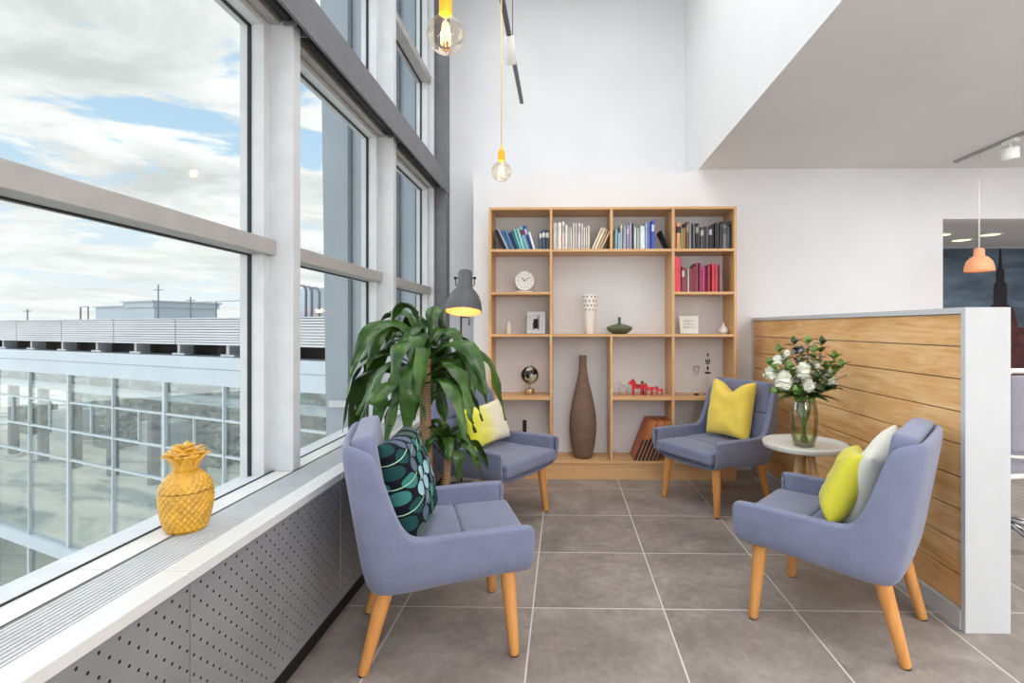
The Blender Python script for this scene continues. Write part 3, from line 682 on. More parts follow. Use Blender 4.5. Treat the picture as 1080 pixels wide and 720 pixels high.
# photo frame
t = thing('photo_frame', 'silver mosaic photo frame with a dark grey picture on the third left shelf', 'photo frame', (at(565.2, 0, YO).x, YO, TOP['r3']+.002)); t.rotation_euler = (radians(-8), 0, 0)
m = Mat('silver_mosaic', (0.82, 0.82, 0.83), 0.35, 0.2); br = m.N.new('ShaderNodeTexBrick'); br.inputs['Scale'].default_value = 40
m.L.new(m.coord(), br.inputs['Vector']); br.inputs['Color1'].default_value = (.75, .74, .73, 1); br.inputs['Color2'].default_value = (.50, .50, .52, 1); br.inputs['Mortar'].default_value = (.38, .38, .40, 1)
mp = m.N.new('ShaderNodeCombineXYZ'); s4 = m.sep(m.coord()); m.L.new(s4[0], mp.inputs[0]); m.L.new(s4[2], mp.inputs[1]); m.L.new(mp.outputs[0], br.inputs['Vector']); m.color(br.outputs['Color']); M['mosaic'] = m.m
W_, H_ = .080, .195
bm = new_bm(); add_box(bm, -W_, -W_+.034, -.01, .01, 0, H_); add_box(bm, W_-.034, W_, -.01, .01, 0, H_); add_box(bm, -W_+.034, W_-.034, -.01, .01, 0, .036); add_box(bm, -W_+.034, W_-.034, -.01, .01, H_-.036, H_); obj('frame', bm, M['mosaic'], t)
m = Mat('old_photograph', (0.6, 0.6, 0.62), 0.5); x_ = m.sep(m.coord())
dk = m.math('MULTIPLY', m.math('GREATER_THAN', x_[0], 0.008), m.math('LESS_THAN', x_[0], 0.034)); dk2 = m.math('MULTIPLY', m.math('MULTIPLY', m.math('GREATER_THAN', x_[0], -.030), m.math('LESS_THAN', x_[0], -.016)), m.math('LESS_THAN', x_[2], .10))
m.color(m.mix(dk2, m.mix(dk, (0.84, 0.83, 0.83), (0.58, 0.60, 0.64)), (0.45, 0.42, 0.44)))
bm = new_bm(); add_box(bm, -W_+.034, W_-.034, -.004, .006, .036, H_-.036); obj('picture', bm, m.m, t)
bm = new_bm(); add_box(bm, -.02, .02, .010, .014, .0, .13, mat=Matrix.Rotation(radians(18), 4, 'X')); obj('easel_back', bm, M['dark'], t)
# globe
t = thing('desk_globe', 'small black and gold desk globe on a round brass base', 'globe', (at(558.6, 0, YO).x, YO, TOP['r4']))
m = Mat('black_gold_globe', (0.08, 0.07, 0.07), 0.25); n_ = m.noise(m.coord((1, 1, 1), (3.3, 1.2, .4)), 17, 3, 0.5)
n3 = m.noise(m.coord((1, 1, 1), (1.3, 5.2, .4)), 9, 1); m.color(m.mix(m.math('GREATER_THAN', n_, 0.55), (0.06, 0.05, 0.055), m.ramp(n3, [(0.45, (0.72, 0.70, 0.66)), (0.55, (0.66, 0.62, 0.30))])))
bm = new_bm(); bmesh.ops.create_uvsphere(bm, u_segments=28, v_segments=18, radius=.076)
bmesh.ops.translate(bm, verts=bm.verts[:], vec=(0, 0, .175)); obj('globe_ball', bm, m.m, t, smooth=True)
M['brass'] = plain('brass', (0.72, 0.64, 0.50), 0.3, 0.8)
pts = [(-.0+.082*sin(a)*cos(radians(0)), 0, .175-.082*cos(a)) for a in [radians(d) for d in range(-20, 165, 12)]]
bm = new_bm(); add_tube(bm, pts, .0028, 6); add_tube(bm, [(.015, 0, .25), (.03, 0, .285)], .003, 6); obj('meridian_arm', bm, M['brass'], t)
bm = new_bm(); add_lathe(bm, [(.006, .05), (.006, .095)], 10); add_lathe(bm, [(.040, 0), (.042, .004), (.042, .046), (.040, .052)], 28); obj('base', bm, M['brass'], t)
# black speaker-like block seen above the chair arm
t = thing('black_canister', 'narrow black canister on the bottom left shelf just above the rear left armchair', 'canister', (at(553.3, 0, YO).x, YO, TOP['r5']))
bm = new_bm(); add_lathe(bm, [(.017, 0), (.018, .004), (.018, .30), (.016, .306)], 20); obj('body', bm, M['black'], t)
bm = new_bm(); add_lathe(bm, [(.0185, .306), (.0185, .318), (.010, .322)], 20); obj('cap', bm, M['dark'], t)
# tall brown floor vase in the big compartment
t = thing('floor_vase', 'tall matt brown bottle vase standing in the bookcase\'s tall lower compartment', 'vase', (at(614.8, 0, YO).x, YO, TOP['r5']))
hp = lambda py: pz(py, YO)-TOP['r5']; k_ = YO/F
M['brownclay'] = plain('matt_brown_clay', (0.47, 0.37, 0.32), 0.85, var=0.06, nscale=20, bump=0.1)
prof = [(8.5, 482), (10.6, 478), (12.3, 470), (13.8, 458), (14.3, 448), (13.6, 437), (11.6, 425), (8.8, 412), (6.2, 402), (4.6, 393), (3.9, 384), (4.0, 376), (4.3, 374.6)]
H0 = hp(375); sc = H0/(482-375)
bm = new_bm(); add_lathe(bm, [(r_*k_, (482-y_)*sc) for r_, y_ in prof], 40, cap1=False)
add_lathe(bm, [(.033, H0), (.027, H0), (.025, H0-.12), (.002, H0-.121)], 24, cap0=False); obj('body', bm, M['brownclay'], t)
# dotted white vase
t = thing('dotted_vase', 'tall white vase with grey dots around its flared top', 'vase', (at(622.3, 0, YO).x, YO, TOP['r3']))
m = Mat('dotted_ceramic', (0.93, 0.90, 0.87), 0.4); p3 = m.sep(m.coord())
an = m.math('ARCTAN2', p3[1], p3[0]); u_ = m.math('MULTIPLY', an, 1.75); zrow = m.math('MULTIPLY', p3[2], 26)
u2 = m.math('ADD', u_, m.math('MULTIPLY', m.math('MODULO', m.math('FLOOR', zrow), 2), 0.5))
fu = m.math('SUBTRACT', m.math('FRACT', m.math('ADD', u2, 20)), .5); fz = m.math('SUBTRACT', m.math('FRACT', zrow), .5)
dd = m.math('ADD', m.math('MULTIPLY', fu, fu), m.math('MULTIPLY', fz, fz)); mk = m.math('MULTIPLY', m.math('LESS_THAN', dd, 0.045), m.math('GREATER_THAN', p3[2], .195))
m.color(m.mix(mk, (0.93, 0.90, 0.87), (0.45, 0.41, 0.42)))
Hv = pz(311, YO)-TOP['r3']
bm = new_bm(); add_lathe(bm, [(.036, 0), (.038, .005), (.045, Hv*.3), (.056, Hv*.65), (.066, Hv*.97), (.066, Hv), (.060, Hv), (.045, Hv*.5), (.002, Hv*.48)], 36, cap1=False); obj('body', bm, m.m, t)
# green dish candle holder
t = thing('candle_holder', 'flat round dark green candle holder with short neck in the wide compartment', 'candle holder', (at(653.3, 0, YO).x, YO, TOP['r3']))
m = plain('dark_green_glaze', (0.34, 0.38, 0.28), 0.2, var=0.1)
bm = new_bm(); add_lathe(bm, [(.045, 0), (.06, .003), (.10, .028), (.113, .046), (.115, .055), (.105, .066), (.07, .080), (.03, .090), (.015, .094)], 40); obj('dish', bm, m, t)
bm = new_bm(); add_lathe(bm, [(.016, .088), (.013, .10), (.013, .135), (.017, .145), (.011, .146)], 20); obj('neck', bm, m, t)
bm = new_bm(); add_lathe(bm, [(.010, .1445), (.012, .146), (.012, .150)], 16); obj('rim', bm, M['brass'], t)
# white sign plate with three printed lines
t = thing('sign_plate', 'white square plaque with rounded corners and three lines of grey writing', 'plaque', (at(727, 0, YO).x, YO, TOP['r3']+.002)); t.rotation_euler = (radians(-12), 0, 0)
bm = new_bm(); add_box(bm, -.088, .088, -.006, .006, 0, .162, bev=.005)
for v in bm.verts: v.co.x *= (1-.10*(1-v.co.z/.162))
obj('plate', bm, M['white'], t)
M['greyink'] = plain('grey_ink', (0.50, 0.48, 0.47), 0.7)
bm = new_bm(); random.seed(8)
for k, (x0, x1) in enumerate(((-.040, .034), (-.046, .044), (-.050, .046))):
    x = x0; zc = .112-.028*k
    while x < x1:
        hh_ = random.choice((.010, .010, .016)); wq = random.uniform(.004, .009)
        add_box(bm, x, x+.0018, -.0072, -.0058, zc-.005, zc-.005+hh_); add_box(bm, x, x+wq, -.0072, -.0058, zc+random.choice((-.005, .002)), zc-.002+random.choice((0, .006)))
        x += wq+random.choice((.003, .003, .008))
obj('writing', bm, M['greyink'], t)
# white hexagonal ornament
t = thing('paper_ornament', 'small white faceted ornament beside the white plaque', 'ornament', (at(763.2, 0, YO).x, YO, TOP['r3']))
bm = new_bm(); add_lathe(bm, [(.030, 0), (.046, .028), (.030, .055), (.010, .075), (.006, .105)], 6); obj('body', bm, M['white'], t)
# wine glass / tall decorative flower glass with black foot
t = thing('stemmed_glass', 'tall thin-stemmed pale glass with a black foot behind the yellow cushion', 'glass', (at(734.5, 0, YO).x, YO, TOP['r4']))
M['frost'] = glass('pale_clear_glass', (0.95, 0.95, 0.95), 0.05, 0.1, k=.3)
bm = new_bm(); add_lathe(bm, [(.003, .012), (.003, .155), (.018, .175), (.030, .215), (.028, .255), (.026, .255), (.026, .215), (.004, .18)], 24, cap1=False); obj('bowl', bm, M['frost'], t)
bm = new_bm(); add_lathe(bm, [(.022, 0), (.022, .008), (.008, .014)], 20); obj('foot', bm, M['black'], t)
# dark drawing on the wall: an upright ornament of stacked black beads on a clear rod
t = thing('bead_ornament', 'upright ornament of small black shapes on a clear rod above the yellow cushion', 'ornament', (at(746.5, 0, YO).x, YO, TOP['r4']))
z0 = TOP['r4']; q = lambda py: pz(py, YO)-z0
bm = new_bm(); add_lathe(bm, [(.004, .01), (.004, q(371))], 8); obj('rod', bm, M['frost'], t)
bm = new_bm(); add_lathe(bm, [(.035, 0), (.035, .010)], 20); obj('base', bm, M['frost'], t)
for nm, a, b, r_ in (('bead', 372.5, 375, .010), ('bead', 377.5, 383.5, .022), ('bead', 386, 390, .012), ('bead_plate', 392, 393.5, .025)):
    za, zb = q(b), q(a); bm = new_bm()
    if nm == 'bead_plate': add_lathe(bm, [(r_, za), (r_, zb)], 16)
    elif r_ > .02:
        add_tube(bm, [(r_*.7*cos(u), 0, (za+zb)/2+(zb-za)/2*sin(u)) for u in [radians(d) for d in range(-220, 41, 20)]], .005, 6)
        add_lathe(bm, [(.002, za+.01), (.007, (za+zb)/2), (.002, zb-.012)], 10)
    else: add_lathe(bm, [(r_*.3, za), (r_, (za+zb)/2), (r_*.3, zb)], 12)
    obj(nm, bm, M['black'], t)
# red wooden horses + a glass one
def horse(px, hgt, mats, label, nm='wooden_horse', group='red wooden horses on the shelf'):
    Y = SY0+.12; t = thing(nm, label, 'horse figurine', (at(px, 0, Y).x, Y, TOP['r4']), 0, group)
    s = hgt
    body = [(-.32, .42), (-.20, .40), (.20, .40), (.34, .44), (.40, .56), (.36, .68), (.22, .64), (-.02, .62), (-.14, .72), (-.20, .86), (-.24, 1.0), (-.32, .92), (-.44, .84), (-.58, .74), (-.56, .66), (-.42, .70), (-.36, .60)]
    bm = new_bm(); add_prism(bm, [(x*s, z*s) for x, z in body], 'y', -.11*s, .11*s)
    bmesh.ops.bevel(bm, geom=bm.edges[:], offset=.022*s, segments=2, affect='EDGES'); obj('body', bm, mats[0], t, smooth=False)
    for x in (-.26, .24):
        for y in (-.07, .07):
            bm = new_bm(); add_tube(bm, [(x*s, y*s, .46*s), (x*s, y*s, .2*s), (x*s-.01*s, y*s, 0)], [.085*s, .06*s, .055*s], 8); obj('leg', bm, mats[0], t)
    bm = new_bm(); add_box(bm, -.12*s, .16*s, -.125*s, .125*s, .50*s, .66*s, bev=.01*s); obj('saddle', bm, mats[1], t)
    bm = new_bm(); add_prism(bm, [(-.24*s, 1.0*s), (-.17*s, .88*s), (-.06*s, .66*s), (-.14*s, .68*s), (-.24*s, .88*s)], 'y', -.03*s, .03*s); obj('mane', bm, mats[1], t)
    return t
red = plain('red_lacquer', (0.80, 0.07, 0.12), 0.3); rdk = plain('deep_red_lacquer', (0.60, 0.05, 0.09), 0.3); pk = plain('pink_band', (0.85, 0.30, 0.38), 0.4)
horse(672.5, .145, (red, rdk), 'largest red wooden horse on the middle shelf, beside the clear glass horse')
horse(684.5, .108, (red, pk), 'middle-sized red wooden horse between the large and the small one')
horse(695.5, .082, (red, pk), 'smallest red wooden horse at the right of the trio')
horse(657.5, .13, (M['frost'], M['frost']), 'clear glass horse left of the red wooden horses', 'glass_horse', None) if False else None
t = horse(657.5, .13, (M['frost'], M['frost']), 'clear glass horse left of the red wooden horses', 'glass_horse', 'horse figurines')
t2 = thing('dark_figurine', 'tiny dark green figurine behind the largest red horse', 'figurine', (at(677.5, 0, YO+.05).x, YO+.05, TOP['r4']))
bm = new_bm(); add_lathe(bm, [(.018, 0), (.012, .05), (.016, .075), (.006, .092), (.012, .10), (.010, .112), (.003, .118)], 12); obj('body', bm, plain('dark_green_figurine', (0.25, 0.22, 0.16), 0.5), t2)

# ------------------------------------------------------------------ armchair
def interp(tbl, x):
    for (a, va), (b, vb) in zip(tbl, tbl[1:]):
        if x <= b: return va+(vb-va)*(x-a)/(b-a) if b != a else vb
    return tbl[-1][1]
ZB = .332
def make_armchair():
    t = thing('armchair', 'x', 'armchair')
    half = [(.345, .305, .475), (.356, .322, .502), (.352, .330, .522), (.332, .333, .530), (.22, .335, .530), (.08, .334, .527), (-.04, .332, .523), (-.09, .331, .524), (-.118, .330, .538), (-.138, .329, .575),
            (-.156, .328, .65), (-.173, .327, .75), (-.184, .326, .815), (-.202, .324, .850), (-.252, .312, .866), (-.292, .287, .870), (-.306, .25, .872), (-.311, .15, .874)]
    path = [(x, y, z) for x, y, z in half]+[(-.312, 0, .875)]+[(x, -y, z) for x, y, z in reversed(half)]
    inset = [(0, .060), (.012, .036), (.035, .016), (.07, .005), (.12, 0), (2, 0)]
    levels = [0, .012, .035, .07, .12]
    bm = new_bm(); cols = []
    for (x, y, zt) in path:
        wback = min(1, max(0, (-x+.0)/.11))
        cx, cy = max(-.12, min(.12, x)), 0
        zb_ = ZB-.035*max(0, min(1, (.20-x)/.45))
        zs = [zb_+l for l in levels]+[zb_+.12+(zt-zb_-.12)*k/4 for k in (1, 2, 3, 4)]
        col = []
        for z in zs:
            ins = interp(inset, z-zb_); sgn = 1 if y > 0 else -1
            ny = 0 if y == 0 else (sgn if x > -.2 else sgn*max(0, (abs(y)-.2)/.12)); ny = max(-1, min(1, ny))
            nx = -1 if x < -.28 else (-.7 if x < -.23 else 0)
            fx = .55 if x > .32 else 0
            px = x-ins*nx*.6-ins*fx; py = y-ins*ny
            lean = .165*(.50-z)*wback
            px += lean
            py *= 1-.05*max(0, z-.6)/.3*(1 if wback > 0 else 0)
            col.append(bm.verts.new((px, py, z)))
        cols.append(col)
    for a, b in zip(cols, cols[1:]):
        for i in range(len(a)-1): bm.faces.new((a[i], b[i], b[i+1], a[i+1]))
    n = len(cols)
    for i in range(n//2-1):
        j = n-1-i; a0, a1, b1, b0 = cols[i][0], cols[i+1][0], cols[j-1][0], cols[j][0]
        bm.faces.new((a0, b0, b1, a1))
    k = n//2; bm.faces.new((cols[k-1][0], cols[k+1][0], cols[k][0]))
    o = obj('shell', bm, M['fabric'], t)
    # make sure solidify grows inwards
    s = o.modifiers.new('thick', 'SOLIDIFY'); s.thickness = .045; s.offset = -1; s.use_even_offset = False
    subsurf(o, 2)
    # seat cushion in two stitched fields
    def cushion(name, x0, x1, yh, z0, z1, rot=0, base=(0, 0, 0), bul=.012, rad=.022, taper=0):
        bm = new_bm(); nx, ny = 8, 12; g = {}
        bmesh.ops.create_cube(bm, size=1)
        for v in bm.verts: v.co = Vector(((x0+x1)/2+v.co.x*(x1-x0), v.co.y*2*yh, (z0+z1)/2+v.co.z*(z1-z0)))
        bmesh.ops.bevel(bm, geom=bm.edges[:], offset=rad, segments=3, profile=.6, affect='EDGES')
        bmesh.ops.subdivide_edges(bm, edges=[e for e in bm.edges if e.calc_length() > .08], cuts=3, use_grid_fill=True)
        for v in bm.verts:
            u = (v.co.x-(x0+x1)/2)/((x1-x0)/2); w = v.co.y/yh
            if v.co.z > (z0+z1)/2: v.co.z += bul*max(0, 1-u*u)*max(0, 1-w*w)
            if taper: v.co.y *= 1-taper*max(0, u)
        R = Matrix.Translation(base) @ Matrix.Rotation(rot, 4, 'Y')
        bmesh.ops.transform(bm, matrix=R, verts=bm.verts[:])
        o = obj(name, bm, M['fabric'], t); subsurf(o, 1); return o
    cushion('seat_cushion', .098, .362, .280, .365, .447, bul=.006)
    cushion('seat_cushion', -.21, .102, .280, .365, .447, bul=.010)
    # back cushions: built lying, then stood up and leaned
    # local: x runs up the back, z is thickness towards the sitter
    ra = -(pi/2+radians(9.4))
    cushion('back_cushion', 0, .245, .272, -.088, -.0, rot=ra, base=(-.252, 0, .42), bul=0.0)
    cushion('back_cushion', .239, .472, .272, -.088, -.0, rot=ra, base=(-.252, 0, .42), bul=0.0, taper=.06)
    for (x, y, fx, fy) in ((.262, .235, .285, .265), (.262, -.235, .285, -.265), (-.205, .215, -.285, .225), (-.205, -.215, -.285, -.225)):
        bm = new_bm(); ztop = ZB-.004 if x > 0 else ZB-.030
        def P(k): return (x+(fx-x)*k, y+(fy-y)*k, ztop*(1-k)+.004*k)
        add_tube(bm, [P(0), P(.04), P(.5), P(.975), P(1.0)], [.031, .031, .026, .0205, .018], 18)
        lg = obj('leg', bm, M['leg'], t)
        bm = new_bm(); add_tube(bm, [P(.999), (P(1)[0], P(1)[1], 0)], [.0165, .0165], 14); obj('foot_pad', bm, M['black'], lg)
    return t
proto = make_armchair()
def put(o, x, y, fx, fy, label):
    o.location = (x, y, 0); o.rotation_euler = (0, 0, math.atan2(fy, fx)); o['label'] = label
    o['category'] = 'armchair'; o['group'] = 'blue-grey armchairs of the seating group'; return o
CH = [(-.547, 2.255, .952, .300, 'blue-grey armchair seen from its side at front left, with dark leaf-pattern cushion'),
      (-.508, 3.66, .85, -.526, 'blue-grey armchair behind the potted plant, with yellow-to-white cushion'),
      (1.152, 3.98, -.86, -.51, 'blue-grey armchair in front of the bookcase\'s right end, with plain yellow cushion'),
      (1.234, 2.392, -.762, .648, 'blue-grey armchair seen from behind by the white partition end')]
arm = []
for i, c in enumerate(CH):
    o = proto if i == 0 else dup(proto); arm.append(put(o, *c))
def cw(i, p):      # chair-local point -> world
    x, y, fx, fy, _ = CH[i]; a = math.atan2(fy, fx)
    return Vector((x+p[0]*cos(a)-p[1]*sin(a), y+p[0]*sin(a)+p[1]*cos(a), p[2]))

# ------------------------------------------------------------------ cushions
def pillow(name, w_, h, th, mat, label, i, loc, lean, yaw=0, roll=0, dent=0.0, group='scatter cushions on the armchairs', slump=0.0):
    """pillow standing on its edge: local y = width, z = height, x = thickness"""
    n = 18; bm = new_bm(); A = {}; Bk = {}
    for a in range(n+1):
        for b in range(n+1):
            u = -1+2*a/n; v = -1+2*b/n
            pin = 1-.10*(1-abs(v)**2)*abs(u)**3; pin2 = 1-.10*(1-abs(u)**2)*abs(v)**3
            y = u*w_/2*pin; z = v*h/2*pin2
            if dent and v > 0: z -= dent*h*(v**1.5)*math.exp(-(u/.38)**2)
            pf = max(0, (1-u**4))**.5*max(0, (1-v**4))**.5
            x = th/2*pf+.004*noise.noise(Vector((u*3, v*3, i*7.3)))*8*pf*.4
            x2 = -th/2*pf
            if dent and v > 0: x += .25*dent*h*v*math.exp(-(u/.2)**2)*-1*pf
            A[a, b] = bm.verts.new((x+slump*v*v, y, z+h/2))
            if 0 < a < n and 0 < b < n: Bk[a, b] = bm.verts.new((x2+slump*v*v, y, z+h/2))
            else: Bk[a, b] = A[a, b]
    for a in range(n):
        for b in range(n):
            bm.faces.new((A[a, b], A[a+1, b], A[a+1, b+1], A[a, b+1]))
            bm.faces.new((Bk[a, b], Bk[a, b+1], Bk[a+1, b+1], Bk[a+1, b]))
    o = obj(name, bm, mat, smooth=True); 
    x, y, fx, fy, _ = CH[i]; ca = math.atan2(fy, fx)
    p = cw(i, loc)
    o.matrix_world = Matrix.Translation(p) @ Matrix.Rotation(ca+radians(yaw), 4, 'Z') @ Matrix.Rotation(radians(-lean), 4, 'Y') @ Matrix.Rotation(radians(roll), 4, 'X')
    s = o.modifiers.new('s', 'SUBSURF'); s.levels = 1; s.render_levels = 1
    tag(o, label, 'cushion', group); return o
# leaf pattern
m = Mat('teal_leaf_print', (0.1, 0.1, 0.15), 0.8, 0, 0.2); vp = m.sep(m.coord())
S_ = 0.074
def cells(offu, offv):
    uu = m.math('DIVIDE', m.math('ADD', vp[1], 5+offu), S_*1.2); vv = m.math('DIVIDE', m.math('ADD', vp[2], 5+offv), S_*1.35)
    iu = m.math('FLOOR', uu); iv = m.math('FLOOR', vv)
    fu = m.math('SUBTRACT', m.math('FRACT', uu), .5); fv = m.math('SUBTRACT', m.math('FRACT', vv), .5)
    d = m.math('ADD', m.math('MULTIPLY', m.math('MULTIPLY', fu, fu), 1.0), m.math('MULTIPLY', m.math('MULTIPLY', fv, fv), 1.25))
    c = m.N.new('ShaderNodeCombineXYZ'); m.L.new(iu, c.inputs[0]); m.L.new(iv, c.inputs[1])
    wn = m.N.new('ShaderNodeTexWhiteNoise'); m.L.new(c.outputs[0], wn.inputs['Vector'])
    ln = m.math('LESS_THAN', m.math('ABSOLUTE', m.math('ADD', fv, m.math('MULTIPLY', fu, -.35))), .022)
    return m.math('LESS_THAN', d, .105), wn.outputs['Value'], ln
d1, v1, l1 = cells(0, 0); d2, v2_, l2 = cells(S_*.6, S_*.675)
pal = [(0.0, (0.10, 0.27, 0.27)), (0.25, (0.22, 0.47, 0.45)), (0.5, (0.60, 0.76, 0.80)), (0.65, (0.36, 0.42, 0.50)), (0.85, (0.30, 0.36, 0.34))]
c_ = m.mix(d1, (0.055, 0.065, 0.11), m.ramp(v1, pal, True)); c_ = m.mix(d2, c_, m.ramp(v2_, pal, True)); c_ = m.mix(l1, c_, (0.62, 0.78, 0.66)); m.color(c_); M['leafprint'] = m.m
M['yellow'] = fabric('yellow_linen', (0.93, 0.82, 0.36), 0.05, 300); M['lime'] = fabric('lime_yellow_linen', (0.84, 0.81, 0.26), 0.05, 300); M['whitefab'] = fabric('off_white_linen', (0.88, 0.88, 0.84), 0.04, 300)
m = Mat('yellow_to_white_linen', (0.9, 0.88, 0.6), 0.95, 0, 0.1); yy = m.sep(m.coord())[1]; m.color(m.ramp(m.math('ADD', m.math('MULTIPLY', yy, 2.2), 0.5), [(0.10, (0.88, 0.87, 0.28)), (0.38, (0.90, 0.89, 0.50)), (0.62, (0.90, 0.87, 0.78))])); M['ombre'] = m.m
pillow('cushion', .44, .43, .15, M['leafprint'], 'dark teal cushion with printed leaves leaning in the front left armchair', 0, (-.055, -.04, .455), 16, yaw=-14, slump=-.01)
pillow('cushion', .46, .31, .13, M['ombre'], 'cushion fading from lime yellow to white in the rear left armchair', 1, (-.035, .055, .465), 20, roll=4)
pillow('cushion', .42, .46, .15, M['yellow'], 'plain warm yellow cushion with a dented top in the armchair before the bookcase', 2, (-.07, .02, .458), 12, dent=.20)
pillow('cushion', .36, .34, .13, M['lime'], 'lime yellow cushion in front of the white one in the near right armchair', 3, (.04, .03, .455), 24, yaw=14, roll=4)
pillow('cushion', .40, .40, .11, M['whitefab'], 'off-white cushion behind the lime yellow one in the near right armchair', 3, (-.06, -.09, .460), 18, roll=-14)

# ------------------------------------------------------------------ side table, vase, flowers
TP = Vector((1.424, 3.15, 0)); TZ = .600
t = thing('side_table', 'small round white tray-top side table with pale wooden legs beside the partition', 'side table', TP)
bm = new_bm(); add_lathe(bm, [(.215, TZ-.012), (.228, TZ-.008), (.233, TZ+.018), (.233, TZ+.022), (.226, TZ+.022), (.222, TZ+.003), (.18, TZ), (.01, TZ)], 64, cap1=True); obj('table_top', bm, M['white'], t)
M['palewood'] = wood('pale_ash', (0.86, 0.74, 0.56), (0.78, 0.64, 0.46), 'z')
bm = new_bm(); add_lathe(bm, [(.10, TZ-.040), (.11, TZ-.013)], 32); obj('top_block', bm, M['palewood'], t)
for k in range(3):
    a = radians(200+120*k); bm = new_bm()
    add_tube(bm, [(.03*cos(a), .03*sin(a), TZ-.03), (.075*cos(a), .075*sin(a), TZ*.55), (.15*cos(a), .15*sin(a), .0)], [.022, .019, .014], 14); obj('leg', bm, M['palewood'], t)
M['vglass'] = glass('clear_vase_glass', (0.975, 0.98, 0.965), 0.03, k=.6); M['water'] = glass('vase_water', (0.86, 0.88, 0.62), 0.0, k=.1)
vp_ = Vector((at(848, 0, 3.13).x, 3.13, TZ+.001))
t = thing('glass_vase', 'clear glass vase with water and stems on the round white table', 'vase', vp_)
k_ = 3.13/F
vprof = [(8.5, 0), (10, 1), (12.6, 12), (13.8, 24), (13.4, 36), (11.8, 46), (11, 50)]
bm = new_bm(); add_lathe(bm, [(r_*k_, y_*k_) for r_, y_ in vprof]+[((r_-.9)*k_, max(1.5, y_)*k_) for r_, y_ in reversed(vprof)], 40); obj('body', bm, M['vglass'], t)
bm = new_bm(); add_lathe(bm, [((r_-1.0)*k_, max(1.6, y_)*k_) for r_, y_ in vprof[:2]]+[(12.0*k_, 12*k_), (12.4*k_, 18*k_)], 32); obj('water', bm, M['water'], t)
M['stem'] = plain('green_stem', (0.42, 0.50, 0.26), 0.5, var=0.15); M['petal'] = plain('white_petal', (0.96, 0.96, 0.92), 0.7, var=0.02); M['lilac'] = plain('lilac_petal', (0.72, 0.66, 0.76), 0.7, var=0.1)
M['flleaf'] = plain('fresh_leaf', (0.36, 0.50, 0.22), 0.45, var=0.25, nscale=30); M['flleafd'] = plain('deep_leaf', (0.13, 0.24, 0.12), 0.35, var=0.25, nscale=30); M['bud'] = plain('pale_bud', (0.80, 0.86, 0.70), 0.6)
def stem_pts(tip):
    b = Vector((tip.x*-.12, tip.y*-.12, .012)); nk = Vector((max(-.045, min(.045, tip.x*.35)), max(-.045, min(.045, tip.y*.35)), .275))
    pts = []
    for k in range(9):
        s = k/8
        pts.append(b.lerp(nk, min(1, s*2)) if s <= .5 else (nk.lerp(tip, (s-.5)*2)+Vector((0, 0, .02*sin((s-.5)*2*pi)))))
    return pts
def petal(bm, c, d, up, ln, wd, mi=0, curl=.3):
    d = d.normalized(); sd = d.cross(up).normalized(); nn = sd.cross(d)
    rows = []
    for k in range(5):
        s = k/4; wv = wd*sin(pi*min(.97, .12+s*.86)); p = c+d*ln*s+nn*(curl*ln*s*s)
        rows.append([bm.verts.new(p-sd*wv+nn*wv*.3), bm.verts.new(p), bm.verts.new(p+sd*wv+nn*wv*.3)])
    for a, b in zip(rows, rows[1:]):
        for q_ in (0, 1):
            f = bm.faces.new((a[q_], a[q_+1], b[q_+1], b[q_])); f.material_index = mi; f.smooth = True
def flower(px, py, Y, R, label, kind='white', seed=0):
    random.seed(seed); R *= 1.22; w_ = at(px, py, Y); tip = w_-vp_
    t = thing('white_flower' if kind == 'white' else 'lilac_flower', label, 'flower', vp_, 0, 'flowers in the glass vase')
    bm = new_bm(); add_tube(bm, stem_pts(tip), .0028, 6); obj('stem', bm, M['stem'], t)
    bm = new_bm(); ax = (tip-Vector((0, 0, .25))).normalized()
    if kind == 'white':
        # ball of many layered petals
        for ring, (cnt, el, rr) in enumerate(((6, 75, .45), (9, 50, .70), (12, 22, .9), (12, -8, 1.0), (10, -38, .95))):
            for k in range(cnt):
                az = 2*pi*(k+.5*(ring % 2))/cnt+random.uniform(-.15, .15); e = radians(el+random.uniform(-8, 8))
                d = Vector((cos(az)*cos(e), sin(az)*cos(e), sin(e)))
                up = Vector((0, 0, 1)) if abs(d.z) < .9 else Vector((1, 0, 0))
                c = tip+d*R*.35
                petal(bm, c, (d+Vector((random.uniform(-.2, .2), random.uniform(-.2, .2), random.uniform(-.1, .3)))), up, R*.75, R*.36, curl=.35)
        bmesh.ops.create_icosphere(bm, subdivisions=2, radius=R*.72, matrix=Matrix.Translation(tip))
        obj('blossom', bm, M['petal'], t)
    else:
        for j in range(7):
            c = tip+Vector((random.uniform(-1, 1), random.uniform(-1, 1), random.uniform(-1, 1)))*R
            for k in range(6):
                az = 2*pi*k/6; d = Vector((cos(az), sin(az)*.6-.5, .35+sin(az)*.5)); petal(bm, c, d, Vector((0, .2, 1)), R*.45, R*.16)
        obj('blossom', bm, M['lilac'], t)
    return t
FL = [(814, 395, 3.12, .040, 'white rose at the far left of the bouquet'), (826, 403, 3.08, .055, 'largest white hydrangea bloom, low left in the bouquet'), (847, 393, 3.07, .046, 'round white bloom at the centre of the bouquet'),
      (853, 408, 3.04, .038, 'small white rose low at the centre of the bouquet above the vase rim'), (874, 400, 3.12, .042, 'white rose at the right side of the bouquet'), (820, 381, 3.18, .030, 'small white bloom high on the left of the bouquet'),
      (839, 404, 3.16, .030, 'white bloom tucked between the hydrangea and the central bloom'), (828, 379, 3.2, .024, 'tiny white bud at the upper left of the bouquet'), (830, 373, 3.14, .018, 'little white bud topping the left side of the bouquet'), (861, 386, 3.10, .024, 'small white star bloom right of the centre bloom')]
for k, f in enumerate(FL): flower(*f, kind='white', seed=k)
